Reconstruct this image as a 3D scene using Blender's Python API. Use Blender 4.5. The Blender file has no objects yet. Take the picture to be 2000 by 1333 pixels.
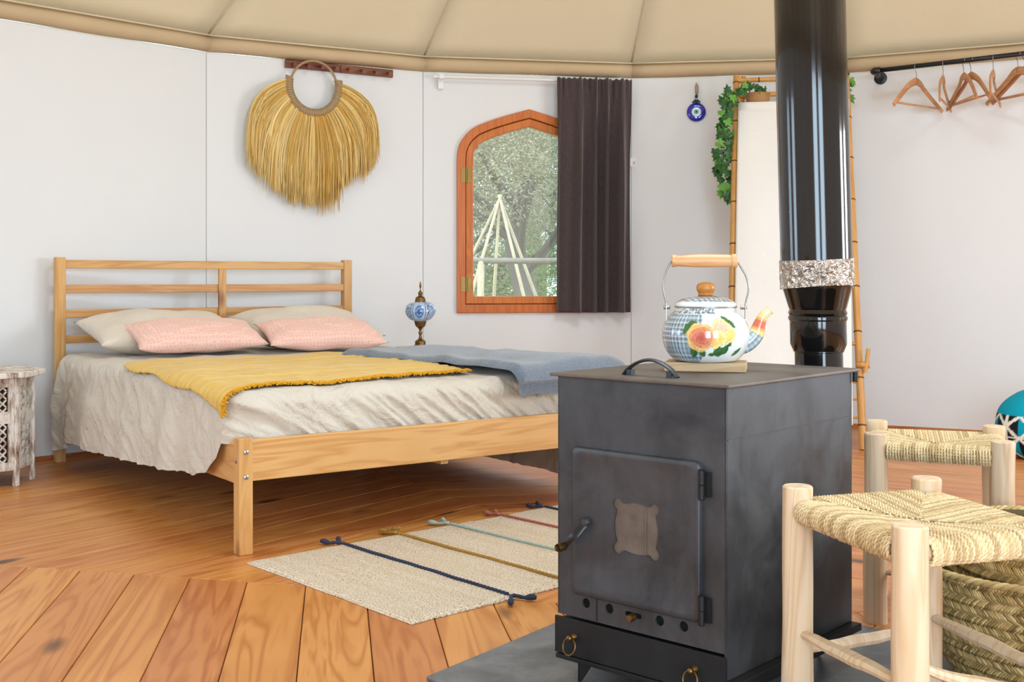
import bpy, bmesh, math, random
from math import sin, cos, pi, radians, sqrt, atan2, hypot
from mathutils import Vector, Matrix, noise
random.seed(7)
S = bpy.context.scene
COL = S.collection
# ------------------------------------------------------------------ camera
F = 2250.0; CH = 0.82; HY = 545.0
cd = bpy.data.cameras.new('camera'); cam = bpy.data.objects.new('camera', cd); COL.objects.link(cam)
cam.location = (0, 0, CH); cam.rotation_euler = (pi/2, 0, 0)
cd.sensor_width = 36; cd.lens = 36*F/2000; cd.shift_y = (HY-666.5)/2000
cd.clip_start = 0.05; cd.clip_end = 300
S.camera = cam
# ------------------------------------------------------------------ world, light, exposure
wd = bpy.data.worlds.new('sky'); S.world = wd; wd.use_nodes = True
bg = wd.node_tree.nodes['Background']; bg.inputs[0].default_value = (0.67, 0.85, 1.0, 1); bg.inputs[1].default_value = 1.5
def area(name, loc, target, sx, sy, power, color=(1, 1, 1)):
    l = bpy.data.lights.new(name, 'AREA'); l.shape = 'RECTANGLE'; l.size = sx; l.size_y = sy; l.energy = power; l.color = color
    o = bpy.data.objects.new(name, l); COL.objects.link(o); o.location = loc
    o.rotation_euler = (Vector(target)-Vector(loc)).to_track_quat('-Z', 'Y').to_euler(); return o
CX, CY, RW, HW = 0.735, 2.76, 3.78, 1.96           # centre of the round room, wall radius, wall height
def corner(j):
    a = radians(126.9-18*j); return Vector((CX+RW*cos(a), CY+RW*sin(a)))
def seg_mid(j): return (corner(j)+corner(j+1))/2
for jd, fx_ in ((11, -.2), (12, .3)):
    m_ = Vector((CX, CY))+(seg_mid(jd)-Vector((CX, CY)))*0.965
    area('door_daylight', (*m_, 1.0), (CX+fx_, 4.2, .95), .72, 1.75, 26, (.655, .84, 1.0))
for jw, pw, cl in ((16, 7, (.62, .82, 1.0)), (17, 4, (.62, .82, 1.0)), (6, 27, (.80, .88, .94)), (7, 25, (.80, .88, .94))):
    m_ = Vector((CX, CY))+(seg_mid(jw)-Vector((CX, CY)))*0.975
    area('window_daylight', (*m_, 1.2), (CX, CY, 1.0), .62, .95, pw, cl)
area('crown_daylight', (CX, CY, 3.25), (CX, CY, 0), 1.0, 1.0, 38, (.67, .85, 1.0))
sn = bpy.data.lights.new('sun', 'SUN'); sn.energy = 1.2; sn.angle = radians(8); sn.color = (1, .96, .88)
so = bpy.data.objects.new('sun', sn); COL.objects.link(so); so.location = (0, 0, 9); so.rotation_euler = (radians(30), radians(-30), 0)
S.view_settings.view_transform = 'Standard'; S.view_settings.look = 'None'
S.view_settings.gamma = 1; S.view_settings.use_curve_mapping = False; S.view_settings.exposure = 0.84

# ------------------------------------------------------------------ materials
def srgb(r, g, b):
    f = lambda c: (c/255/12.92) if c/255 <= .04045 else ((c/255+.055)/1.055)**2.4
    return (f(r), f(g), f(b), 1)
class NT:
    def __init__(s, name):
        s.m = bpy.data.materials.new(name); s.m.use_nodes = True; s.t = s.m.node_tree; s.n = s.t.nodes; s.l = s.t.links
        s.b = s.n['Principled BSDF']
    def add(s, ty, **kw):
        n = s.n.new(ty)
        for k, v in kw.items(): setattr(n, k, v)
        return n
    def link(s, a, b): s.l.new(a, b)
    def coord(s, scale=(1, 1, 1), rnd=True, kind='Object'):
        tc = s.add('ShaderNodeTexCoord'); mp = s.add('ShaderNodeMapping'); mp.inputs['Scale'].default_value = scale
        if rnd:
            oi = s.add('ShaderNodeObjectInfo'); mu = s.add('ShaderNodeVectorMath', operation='MULTIPLY_ADD')
            cb = s.add('ShaderNodeCombineXYZ')
            s.link(oi.outputs['Random'], cb.inputs[0]); s.link(oi.outputs['Random'], cb.inputs[1]); s.link(oi.outputs['Random'], cb.inputs[2])
            s.link(cb.outputs[0], mu.inputs[0]); mu.inputs[1].default_value = (37, 23, 11); s.link(tc.outputs[kind], mu.inputs[2])
            s.link(mu.outputs[0], mp.inputs[0])
        else: s.link(tc.outputs[kind], mp.inputs[0])
        return mp.outputs[0]
    def noise(s, vec, scale, detail=3, rough=.5, dist=0):
        n = s.add('ShaderNodeTexNoise'); n.inputs['Scale'].default_value = scale; n.inputs['Detail'].default_value = detail
        n.inputs['Roughness'].default_value = rough; n.inputs['Distortion'].default_value = dist; s.link(vec, n.inputs['Vector']); return n.outputs['Fac']
    def ramp(s, fac, stops, interp='LINEAR'):
        r = s.add('ShaderNodeValToRGB'); r.color_ramp.interpolation = interp; e = r.color_ramp.elements
        e[0].position, e[0].color = stops[0][0], stops[0][1]; e[1].position, e[1].color = stops[-1][0], stops[-1][1]
        for p, c in stops[1:-1]:
            q = e.new(p); q.color = c
        s.link(fac, r.inputs[0]); return r.outputs[0]
    def mix(s, fac, a, b, mode='MIX'):
        m = s.add('ShaderNodeMix', data_type='RGBA', blend_type=mode)
        if isinstance(fac, (int, float)): m.inputs[0].default_value = fac
        else: s.link(fac, m.inputs[0])
        for i, v in ((6, a), (7, b)):
            if isinstance(v, tuple): m.inputs[i].default_value = v
            else: s.link(v, m.inputs[i])
        return m.outputs[2]
    def math(s, op, a, b=0.0):
        m = s.add('ShaderNodeMath', operation=op)
        for i, v in ((0, a), (1, b)):
            if isinstance(v, (int, float)): m.inputs[i].default_value = v
            else: s.link(v, m.inputs[i])
        return m.outputs[0]
    def col(s, c):
        if isinstance(c, tuple): s.b.inputs['Base Color'].default_value = c
        else: s.link(c, s.b.inputs['Base Color'])
    def set(s, **kw):
        for k, v in kw.items():
            nm = {'rough': 'Roughness', 'metal': 'Metallic', 'spec': 'Specular IOR Level', 'coat': 'Coat Weight', 'sheen': 'Sheen Weight', 'sub': 'Subsurface Weight'}[k]
            if isinstance(v, (int, float)): s.b.inputs[nm].default_value = v
            else: s.link(v, s.b.inputs[nm])
    def bump(s, h, strength=.3, dist=.002):
        b = s.add('ShaderNodeBump'); b.inputs['Strength'].default_value = strength; b.inputs['Distance'].default_value = dist
        s.link(h, b.inputs['Height']); s.link(b.outputs[0], s.b.inputs['Normal'])

def plain(name, c, rough=.5, metal=0, spec=.5, var=.0, vscale=8, bump=0, bscale=60, bdist=.001, sheen=0, coat=0):
    t = NT(name); v = t.coord(rnd=False)
    if var:
        c2 = tuple(max(0, x*(1-var)) for x in c[:3])+(1,)
        t.col(t.mix(t.noise(v, vscale, 4), c2, tuple(min(1, x*(1+var*.5)) for x in c[:3])+(1,)))
    else: t.col(c)
    t.set(rough=rough, metal=metal, spec=spec)
    if sheen: t.set(sheen=sheen)
    if coat: t.set(coat=coat)
    if bump: t.bump(t.noise(v, bscale, 3), bump, bdist)
    return t.m
def wood(name, light, mid, dark, rough=.45, gs=1.0, knots=True, var=.25, coat=0, axis=0, ringscale=1.0, bumps=.08):
    """grain along local axis"""
    t = NT(name)
    sc = [9*gs, 9*gs, 9*gs]; sc[axis] = .8*gs; v = t.coord(tuple(sc))
    n1 = t.noise(v, 1.0*ringscale, 3, .55, .6)
    rings = t.math('FRACT', t.math('MULTIPLY', n1, 7.0))
    rings = t.math('ABSOLUTE', t.math('SUBTRACT', rings, .5))
    base = t.ramp(rings, [(0, mid), (.35, light), (.5, light)])
    sc2 = [160*gs]*3; sc2[axis] = 4*gs
    fine = t.noise(t.coord(tuple(sc2)), 1.0, 2, .6)
    base = t.mix(t.math('MULTIPLY', fine, .28), base, mid)
    big = t.noise(t.coord((2.2*gs, 2.2*gs, 2.2*gs)), 1.0, 2)
    base = t.mix(t.ramp(big, [(.35, (0, 0, 0, 1)), (.75, (.55, .55, .55, 1))]), base, mid)
    if knots:
        sc3 = [5.2*gs]*3; sc3[axis] = 2.0*gs
        vo = t.add('ShaderNodeTexVoronoi'); t.link(t.coord(tuple(sc3)), vo.inputs['Vector']); vo.inputs['Scale'].default_value = 1.0
        k = t.ramp(vo.outputs['Distance'], [(.07, (1, 1, 1, 1)), (.17, (0, 0, 0, 1))])
        base = t.mix(k, base, dark)
    oi = t.add('ShaderNodeObjectInfo'); hs = t.add('ShaderNodeHueSaturation')
    t.link(t.math('ADD', t.math('MULTIPLY', oi.outputs['Random'], var), 1-var/2), hs.inputs['Value']); t.link(base, hs.inputs['Color'])
    t.link(t.math('ADD', t.math('MULTIPLY', oi.outputs['Random'], .012), .494), hs.inputs['Hue'])
    t.col(hs.outputs[0]); t.set(rough=rough)
    if coat: t.set(coat=coat); t.b.inputs['Coat Roughness'].default_value = .25
    t.bump(fine, bumps, .001)
    return t.m
def vcol(name, rough=.3, attr='Col', spec=.5, coat=0, bump=0, bscale=100):
    t = NT(name); a = t.add('ShaderNodeVertexColor', layer_name=attr); t.col(a.outputs[0]); t.set(rough=rough, spec=spec, coat=coat)
    if bump: t.bump(t.noise(t.coord(rnd=False), bscale, 3), bump, .001)
    return t.m

M = {}
M['plank'] = wood('floor_wood', srgb(212, 146, 82), srgb(180, 108, 50), srgb(86, 48, 26), rough=.36, gs=1.0, var=.15, knots=True)
M['pine'] = wood('pine', srgb(214, 166, 106), srgb(194, 138, 78), srgb(126, 66, 30), rough=.42, gs=1.3, var=.08)
M['pale'] = wood('pale_stick_wood', srgb(226, 204, 174), srgb(208, 176, 138), srgb(150, 105, 70), rough=.6, gs=1.6, knots=False, var=.08, axis=2)
M['window_wood'] = wood('orange_window_wood', srgb(210, 124, 46), srgb(190, 100, 28), srgb(120, 50, 18), rough=.35, gs=1.5, knots=False, var=.06, axis=2)
M['peg_wood'] = wood('peg_wood', srgb(134, 76, 44), srgb(104, 54, 30), srgb(50, 24, 12), rough=.4, gs=2, var=.1, knots=False)
M['handle_wood'] = wood('handle_wood', srgb(228, 180, 128), srgb(208, 152, 98), srgb(150, 90, 50), rough=.4, gs=3, knots=False, var=0)
M['knob_wood'] = wood('knob_wood', srgb(206, 140, 72), srgb(178, 108, 48), srgb(130, 70, 30), rough=.35, gs=3, knots=False, var=0)
M['hanger_wood'] = wood('hanger_wood', srgb(208, 156, 112), srgb(184, 128, 86), srgb(120, 70, 40), rough=.4, gs=3, knots=False, var=.06)
M['trivet_wood'] = wood('trivet_wood', srgb(208, 184, 144), srgb(184, 154, 112), srgb(120, 90, 50), rough=.6, gs=2.5, knots=False, var=0)
M['grey_wood'] = wood('weathered_wood', srgb(150, 142, 128), srgb(120, 112, 100), srgb(70, 64, 56), rough=.8, gs=2, knots=False, var=.1)
M['pole_wood'] = wood('peeled_pole', srgb(214, 204, 176), srgb(184, 168, 130), srgb(140, 120, 80), rough=.7, gs=2, knots=False, var=.1, axis=2)
M['sub'] = plain('under_floor', srgb(38, 22, 14), .9)
M['wall'] = plain('white_wall', srgb(229, 231, 233), .62, var=.03, vscale=3, bump=.05, bscale=30)
M['seam'] = plain('wall_joint', srgb(170, 166, 160), .8)
M['trim'] = wood('skirting_wood', srgb(186, 116, 62), srgb(160, 90, 44), srgb(90, 50, 30), rough=.5, gs=1, knots=False)
M['white_paint'] = plain('white_paint', srgb(236, 235, 232), .35)
M['brass'] = plain('brass', srgb(150, 122, 70), .28, metal=1, var=.3, vscale=40)
M['old_brass'] = plain('old_brass', srgb(128, 98, 56), .35, metal=.9, var=.35, vscale=50)
M['steel'] = plain('steel', srgb(170, 170, 168), .3, metal=1)
M['wire'] = plain('chrome_wire', srgb(150, 150, 150), .35, metal=1)
M['black_iron'] = plain('black_iron', srgb(34, 35, 38), .35, metal=.3, var=.2)
M['dark_hole'] = plain('dark_hole', srgb(10, 10, 10), .9)
def canvas():
    t = NT('roof_canvas'); v = t.coord(rnd=False)
    t.col(t.mix(t.noise(v, 2.5, 4), srgb(206, 186, 158), srgb(218, 200, 174))); t.set(rough=.85, spec=.2)
    w = t.add('ShaderNodeTexWave'); w.inputs['Scale'].default_value = 90; w.bands_direction = 'X'; t.link(v, w.inputs['Vector'])
    t.bump(t.math('ADD', t.noise(v, 160, 2), t.math('MULTIPLY', t.noise(v, 4, 3), 3)), .25, .003)
    tl = t.add('ShaderNodeBsdfTranslucent'); tl.inputs[0].default_value = srgb(236, 222, 200); mx = t.add('ShaderNodeMixShader'); mx.inputs[0].default_value = .45
    t.link(t.b.outputs[0], mx.inputs[1]); t.link(tl.outputs[0], mx.inputs[2]); t.link(mx.outputs[0], t.n['Material Output'].inputs[0]); return t.m
M['canvas'] = canvas()
M['piping'] = plain('canvas_piping', srgb(222, 204, 176), .8)
M['valance'] = plain('canvas_valance', srgb(206, 182, 146), .85, var=.12, vscale=6)
def stove_metal(name, c1, c2, rough=.42, metal=.55):
    t = NT(name); v = t.coord(rnd=False)
    n = t.ramp(t.noise(v, 6, 8, .68, .5), [(.3, (0, 0, 0, 1)), (.7, (1, 1, 1, 1))]); st = t.noise(t.coord((60, 60, 5), rnd=False), 1, 3, .6)
    t.col(t.mix(t.math('ADD', t.math('MULTIPLY', n, .8), t.math('MULTIPLY', st, .25)), c1, c2))
    t.set(metal=metal, rough=t.math('ADD', t.math('MULTIPLY', n, .25), rough-.1)); t.bump(st, .06, .001); return t.m
M['stove'] = stove_metal('stove_steel', srgb(44, 48, 53), srgb(90, 92, 96))
M['stove_dark'] = stove_metal('stove_drawer_steel', srgb(28, 29, 31), srgb(48, 49, 51), .5)
M['stove_top'] = stove_metal('stove_top_steel', srgb(80, 72, 66), srgb(128, 119, 110), .5, .5)
M['hearth'] = stove_metal('hearth_slab', srgb(60, 62, 64), srgb(140, 142, 144), .45, .2)
M['mica'] = plain('sooty_pane', srgb(104, 92, 82), .55, var=.65, vscale=30, bump=.2)
M['pipe'] = plain('black_enamel_pipe', srgb(16, 15, 15), .10, metal=0, spec=.5, coat=.25)
def foil():
    t = NT('foil_tape'); v = t.coord(rnd=False); t.col(srgb(205, 198, 190)); t.set(metal=.8, rough=.18)
    vo = t.add('ShaderNodeTexVoronoi'); vo.inputs['Scale'].default_value = 48; t.link(v, vo.inputs['Vector']); t.bump(t.math('ADD', vo.outputs['Distance'], t.noise(v, 60, 2, .6, 1.2)), 1.0, .012); return t.m
M['foil'] = foil()
def linen(name, c1, c2, fs=9, bs=.5, rough=.85, weave=380):
    t = NT(name); v = t.coord(rnd=False)
    n = t.noise(v, 3.0, 3); t.col(t.mix(n, c1, c2)); t.set(rough=rough, spec=.2, sheen=.2)
    cr = t.noise(v, fs, 5, .62, 1.4); f = t.noise(v, weave, 2)
    t.bump(t.math('ADD', cr, t.math('MULTIPLY', f, .04)), bs, .035); return t.m
M['linen'] = linen('beige_linen', srgb(198, 187, 170), srgb(218, 210, 198), 6, .8)
M['sheet_white'] = linen('white_cotton', srgb(232, 232, 232), srgb(242, 242, 240), 8, .4)
M['pillow_beige'] = linen('pillow_linen', srgb(214, 202, 184), srgb(228, 218, 203), 6, .4)
def pink():
    t = NT('pink_pattern_cotton'); v = t.coord((1, 1, 1), rnd=False)
    vo = t.add('ShaderNodeTexVoronoi'); vo.feature = 'DISTANCE_TO_EDGE'; vo.inputs['Scale'].default_value = 62; vo.inputs['Randomness'].default_value = .35; t.link(v, vo.inputs['Vector'])
    t.col(t.ramp(vo.outputs['Distance'], [(.03, srgb(242, 206, 192)), (.14, srgb(234, 186, 172))])); t.set(rough=.85, spec=.2, sheen=.2)
    t.bump(t.noise(v, 7, 4, .6, 1.0), .35, .015); return t.m
M['pink'] = pink()
def muslin():
    t = NT('yellow_muslin'); v = t.coord((4, 60, 4), rnd=False); n = t.noise(v, 1.0, 4, .6, .8)
    t.col(t.mix(n, srgb(206, 156, 42), srgb(236, 202, 104))); t.set(rough=.9, spec=.1, sheen=.3)
    t.bump(n, .9, .012); return t.m
M['muslin'] = muslin()
M['fringe'] = plain('yellow_fringe', srgb(214, 156, 24), .9)
def wool():
    t = NT('blue_grey_wool'); v = t.coord(rnd=False); n = t.noise(v, 130, 3, .7)
    t.col(t.mix(n, srgb(74, 84, 97), srgb(140, 151, 165))); t.set(rough=.95, spec=.1, sheen=.5)
    t.bump(t.math('ADD', n, t.math('MULTIPLY', t.noise(v, 9, 3), 2)), .5, .006); return t.m
M['wool'] = wool()
def curtain_m():
    t = NT('brown_curtain'); v = t.coord((1, 1, .3), rnd=False); n = t.noise(v, 160, 3)
    t.col(t.mix(n, srgb(54, 44, 46), srgb(84, 70, 70))); t.set(rough=.75, spec=.25, sheen=.3); t.bump(n, .2, .001); return t.m
M['curtain'] = curtain_m()
M['screen_cloth'] = linen('white_screen_cloth', srgb(232, 230, 226), srgb(242, 240, 236), 5, .12)
def bamboo_m():
    t = NT('bamboo'); v = t.coord((6, 6, 1.2)); n = t.noise(v, 3, 4, .6)
    t.col(t.mix(n, srgb(178, 116, 50), srgb(228, 176, 102))); t.set(rough=.35); return t.m
M['bamboo'] = bamboo_m(); M['bamboo_node'] = plain('bamboo_node', srgb(110, 66, 30), .5)
M['leaf'] = plain('ivy_leaf', srgb(38, 92, 34), .45, var=.35, vscale=25)
M['leaf_light'] = plain('young_ivy_leaf', srgb(98, 160, 56), .45, var=.25, vscale=25)
M['stem'] = plain('ivy_stem', srgb(96, 110, 60), .6)
M['wicker'] = plain('wicker', srgb(176, 132, 84), .7, var=.3, vscale=30, bump=.6, bscale=120)
M['rope'] = plain('jute_rope', srgb(178, 150, 112), .85, var=.3, vscale=90, bump=.9, bscale=180, bdist=.003)
M['straw'] = None
def straw():
    t = NT('dry_straw'); v = t.coord(rnd=False); a = t.add('ShaderNodeVertexColor', layer_name='Col'); t.col(a.outputs[0]); t.set(rough=.6, spec=.3); return t.m
M['straw'] = straw()
M['cord'] = vcol('seagrass_cord', .7)
M['esparto'] = vcol('esparto', .7)
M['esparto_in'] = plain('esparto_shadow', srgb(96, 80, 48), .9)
M['rugm'] = None
def rug_m():
    t = NT('jute_rug'); v = t.coord(rnd=False)
    streak = t.noise(t.coord((34, 2.2, 3), rnd=False), 1, 4); sp = t.noise(v, 220, 2, .7)
    c = t.mix(streak, srgb(230, 206, 174), srgb(250, 240, 222)); c = t.mix(t.ramp(sp, [(.34, (1, 1, 1, 1)), (.5, (0, 0, 0, 1))]), c, srgb(176, 136, 92))
    t.col(c); t.set(rough=.95, spec=.1)
    w = t.add('ShaderNodeTexWave'); w.bands_direction = 'X'; w.inputs['Scale'].default_value = 36; w.inputs['Distortion'].default_value = 1.0; t.link(v, w.inputs['Vector'])
    w2 = t.add('ShaderNodeTexWave'); w2.bands_direction = 'Y'; w2.inputs['Scale'].default_value = 50; w2.inputs['Distortion'].default_value = 1.2; t.link(v, w2.inputs['Vector'])
    t.bump(t.math('ADD', t.math('MULTIPLY', w.outputs['Fac'], w2.outputs['Fac']), t.math('MULTIPLY', sp, .5)), .8, .007); return t.m
M['rugm'] = rug_m()
for nm, c in (('navy', (50, 54, 76)), ('mustard', (166, 124, 52)), ('teal', (160, 178, 166)), ('rose', (172, 98, 84))):
    M['yarn_'+nm] = plain(nm+'_yarn', srgb(*c), .95, var=.25, vscale=120, bump=.6, bscale=200)
def whitewash():
    t = NT('whitewashed_carved_wood'); v = t.coord((18, 18, 5), rnd=False); n = t.noise(v, 2.0, 5, .7)
    t.col(t.ramp(n, [(.36, srgb(128, 98, 76)), (.46, srgb(196, 182, 168)), (.55, srgb(234, 228, 220))])); t.set(rough=.75); t.bump(n, .3, .003); return t.m
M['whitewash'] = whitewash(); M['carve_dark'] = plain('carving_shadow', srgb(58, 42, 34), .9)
M['ceramic'] = vcol('painted_enamel', .12, coat=.6); M['mosaic'] = vcol('blue_mosaic_glass', .15, coat=.5)
M['fabric_print'] = vcol('printed_cotton', .85, spec=.2)
M['eye_blue'] = plain('cobalt_glass', srgb(14, 30, 170), .08, spec=.6, coat=.8)
M['eye_white'] = plain('white_glass', srgb(225, 235, 235), .15); M['eye_light'] = plain('light_blue_glass', srgb(90, 190, 205), .15); M['eye_dark'] = plain('dark_glass', srgb(16, 40, 50), .1)
def glass():
    t = NT('window_glass'); tr = t.add('ShaderNodeBsdfTransparent'); gl = t.add('ShaderNodeBsdfGlossy'); gl.inputs['Roughness'].default_value = .02
    df = t.add('ShaderNodeBsdfDiffuse'); df.inputs[0].default_value = (.8, .85, .83, 1)
    m1 = t.add('ShaderNodeMixShader'); m1.inputs[0].default_value = .06; t.link(tr.outputs[0], m1.inputs[1]); t.link(df.outputs[0], m1.inputs[2])
    mx = t.add('ShaderNodeMixShader'); mx.inputs[0].default_value = .06; t.link(m1.outputs[0], mx.inputs[1]); t.link(gl.outputs[0], mx.inputs[2])
    t.link(mx.outputs[0], t.n['Material Output'].inputs[0]); return t.m
M['glass'] = glass()
M['grass'] = plain('dry_grass', srgb(150, 150, 104), .95, var=.4, vscale=3)
M['olive_leaf'] = plain('olive_leaf', srgb(158, 156, 124), .75, var=.45, vscale=1.2)
M['green_leaf'] = plain('green_leaf', srgb(150, 176, 100), .7, var=.35, vscale=1.2)
M['bark'] = plain('grey_bark', srgb(112, 108, 98), .9, var=.3, vscale=12, bump=.5)

# ------------------------------------------------------------------ mesh helpers
class MB:
    def __init__(s): s.v = []; s.f = []; s.c = None
    def addv(s, pts):
        n = len(s.v); s.v.extend([tuple(p) for p in pts]); return n
    def quadstrip(s, a, b, n, closed=True):
        r = range(n) if closed else range(n-1)
        for i in r:
            j = (i+1) % n; s.f.append((a+i, a+j, b+j, b+i))
    def box(s, c, size, rot=None):
        hx, hy, hz = size[0]/2, size[1]/2, size[2]/2; R = rot or Matrix.Identity(3)
        n = s.addv([Vector(c)+R@Vector((x*hx, y*hy, z*hz)) for z in (-1, 1) for y in (-1, 1) for x in (-1, 1)])
        for q in ((0, 2, 3, 1), (4, 5, 7, 6), (0, 1, 5, 4), (2, 6, 7, 3), (0, 4, 6, 2), (1, 3, 7, 5)): s.f.append(tuple(n+i for i in q))
        return s
    def lathe(s, prof, seg=32, c=(0, 0, 0), R=None, capb=True, capt=True):
        R = R or Matrix.Identity(3); rings = []
        for r, z in prof:
            rings.append(s.addv([Vector(c)+R@Vector((r*cos(2*pi*i/seg), r*sin(2*pi*i/seg), z)) for i in range(seg)]))
        for a, b in zip(rings, rings[1:]): s.quadstrip(a, b, seg)
        if capb: s.f.append(tuple(reversed(range(rings[0], rings[0]+seg))))
        if capt: s.f.append(tuple(range(rings[-1], rings[-1]+seg)))
        return s
    def tube(s, path, rad, sides=8, cap=True, closed=False, flat=1.0, up=None):
        P = [Vector(p) for p in path]; n = len(P); rr = rad if hasattr(rad, '__len__') else [rad]*n
        rings = []; prev = None
        for i, p in enumerate(P):
            if closed: t = (P[(i+1) % n]-P[i-1])
            else: t = (P[min(i+1, n-1)]-P[max(i-1, 0)])
            if t.length < 1e-9: t = Vector((0, 0, 1))
            t.normalize()
            if prev is None:
                u0 = Vector(up) if up else (Vector((0, 0, 1)) if abs(t.z) < .9 else Vector((1, 0, 0)))
                nrm = (u0-t*u0.dot(t)).normalized()
            else:
                nrm = prev-t*prev.dot(t); nrm = nrm.normalized() if nrm.length > 1e-6 else prev
            prev = nrm; b = t.cross(nrm)
            rings.append(s.addv([p+(nrm*cos(2*pi*k/sides)*flat+b*sin(2*pi*k/sides))*rr[i] for k in range(sides)]))
        for a, b in zip(rings, rings[1:]): s.quadstrip(a, b, sides)
        if closed: s.quadstrip(rings[-1], rings[0], sides)
        elif cap:
            s.f.append(tuple(reversed(range(rings[0], rings[0]+sides)))); s.f.append(tuple(range(rings[-1], rings[-1]+sides)))
        return s
    def prism(s, poly, z0, z1, fn=None):
        """poly 2D list ccw; fn maps (x,y,z)->vec"""
        fn = fn or (lambda x, y, z: (x, y, z)); n = len(poly)
        a = s.addv([fn(x, y, z0) for x, y in poly]); b = s.addv([fn(x, y, z1) for x, y in poly])
        s.quadstrip(a, b, n); s.f.append(tuple(reversed(range(a, a+n)))); s.f.append(tuple(range(b, b+n))); return s
    def grid(s, nu, nv, fn):
        n = len(s.v)
        for j in range(nv):
            for i in range(nu): s.v.append(tuple(fn(i/(nu-1), j/(nv-1))))
        for j in range(nv-1):
            for i in range(nu-1):
                a = n+j*nu+i; s.f.append((a, a+1, a+nu+1, a+nu))
        return s
def tagp(o, label=None, cat=None, group=None, kind=None):
    if label: o['label'] = label
    if cat: o['category'] = cat
    if group: o['group'] = group
    if kind: o['kind'] = kind
    return o
def obj(name, mb, mat, parent=None, smooth=False, loc=None, rot=None, bevel=0, angle=None, solid=0, **tags):
    me = bpy.data.meshes.new(name)
    if isinstance(mb, MB):
        me.from_pydata(mb.v, [], mb.f); me.update()
        bm = bmesh.new(); bm.from_mesh(me); bmesh.ops.recalc_face_normals(bm, faces=bm.faces); bm.to_mesh(me); bm.free()
        if mb.c is not None:
            ca = me.color_attributes.new('Col', 'FLOAT_COLOR', 'POINT'); ca.data.foreach_set('color', [x for c in mb.c for x in c])
    else: me = mb
    if mat is not None and len(me.materials) == 0: me.materials.append(mat)
    if smooth and isinstance(mb, MB):
        if angle:
            me.shade_smooth(); me.set_sharp_from_angle(angle=radians(angle))
        else: me.shade_smooth()
    o = bpy.data.objects.new(name, me); COL.objects.link(o)
    if parent: o.parent = parent
    if loc is not None: o.location = loc
    if rot is not None:
        if isinstance(rot, (int, float)): o.rotation_euler = (0, 0, rot)
        else: o.rotation_euler = rot
    if solid:
        m = o.modifiers.new('thickness', 'SOLIDIFY'); m.thickness = solid; m.offset = 0
    if bevel:
        m = o.modifiers.new('bevel', 'BEVEL'); m.width = bevel; m.segments = 2; m.limit_method = 'ANGLE'; m.harden_normals = False
    return tagp(o, **tags)
def empty(name, loc, rot=0, parent=None, **tags):
    o = bpy.data.objects.new(name, None); COL.objects.link(o); o.location = loc; o.rotation_euler = (0, 0, rot) if isinstance(rot, (int, float)) else rot
    o.empty_display_size = .1
    if parent: o.parent = parent
    return tagp(o, **tags)
def board(name, p0, p1, w, t, mat, parent, up=(0, 0, 1), bevel=.003, **tags):
    """a board from p0 to p1; local X along it, w along local Y(=up x dir), t along up"""
    p0, p1 = Vector(p0), Vector(p1); d = p1-p0; L = d.length; x = d.normalized(); u = Vector(up); y = u.cross(x).normalized(); z = x.cross(y)
    mb = MB().box((0, 0, 0), (L, w, t)); R = Matrix((x, y, z)).transposed()
    return obj(name, mb, mat, parent, loc=(p0+p1)/2, rot=R.to_euler(), bevel=bevel, **tags)
def copy_tree(o, parent=None, **tags):
    c = o.copy(); COL.objects.link(c)
    if parent: c.parent = parent
    for ch in list(o.children): copy_tree(ch, c)
    return tagp(c, **tags)
def RZ(a): return Matrix.Rotation(a, 3, 'Z')
def RX(a): return Matrix.Rotation(a, 3, 'X')
def RY(a): return Matrix.Rotation(a, 3, 'Y')
def offset_poly(P, d):
    """inward offset of ccw closed polygon"""
    n = len(P); out = []
    for i in range(n):
        a, b, c = Vector(P[i-1]), Vector(P[i]), Vector(P[(i+1) % n])
        e1 = (b-a).normalized(); e2 = (c-b).normalized(); n1 = Vector((-e1.y, e1.x)); n2 = Vector((-e2.y, e2.x))
        m = (n1+n2); m = m/(max(.2, 1+n1.dot(n2))); out.append(tuple(b+m*d))
    return out
def lerp(a, b, t): return a+(b-a)*t
def interp(x, pts):
    if x <= pts[0][0]: return pts[0][1]
    for (a, va), (b, vb) in zip(pts, pts[1:]):
        if x <= b:
            t = (x-a)/(b-a); return va+(vb-va)*t
    return pts[-1][1]
def smooth(t): t = max(0, min(1, t)); return t*t*(3-2*t)
def nz(x, y=0, z=0): return noise.noise(Vector((x, y, z)))
def ray(px, py, D): return Vector(((px-1000)/F*D, D, CH-(py-HY)/F*D))
def onh(px, py, h):
    D = (CH-h)*F/(py-HY); return Vector(((px-1000)/F*D, D))

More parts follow.
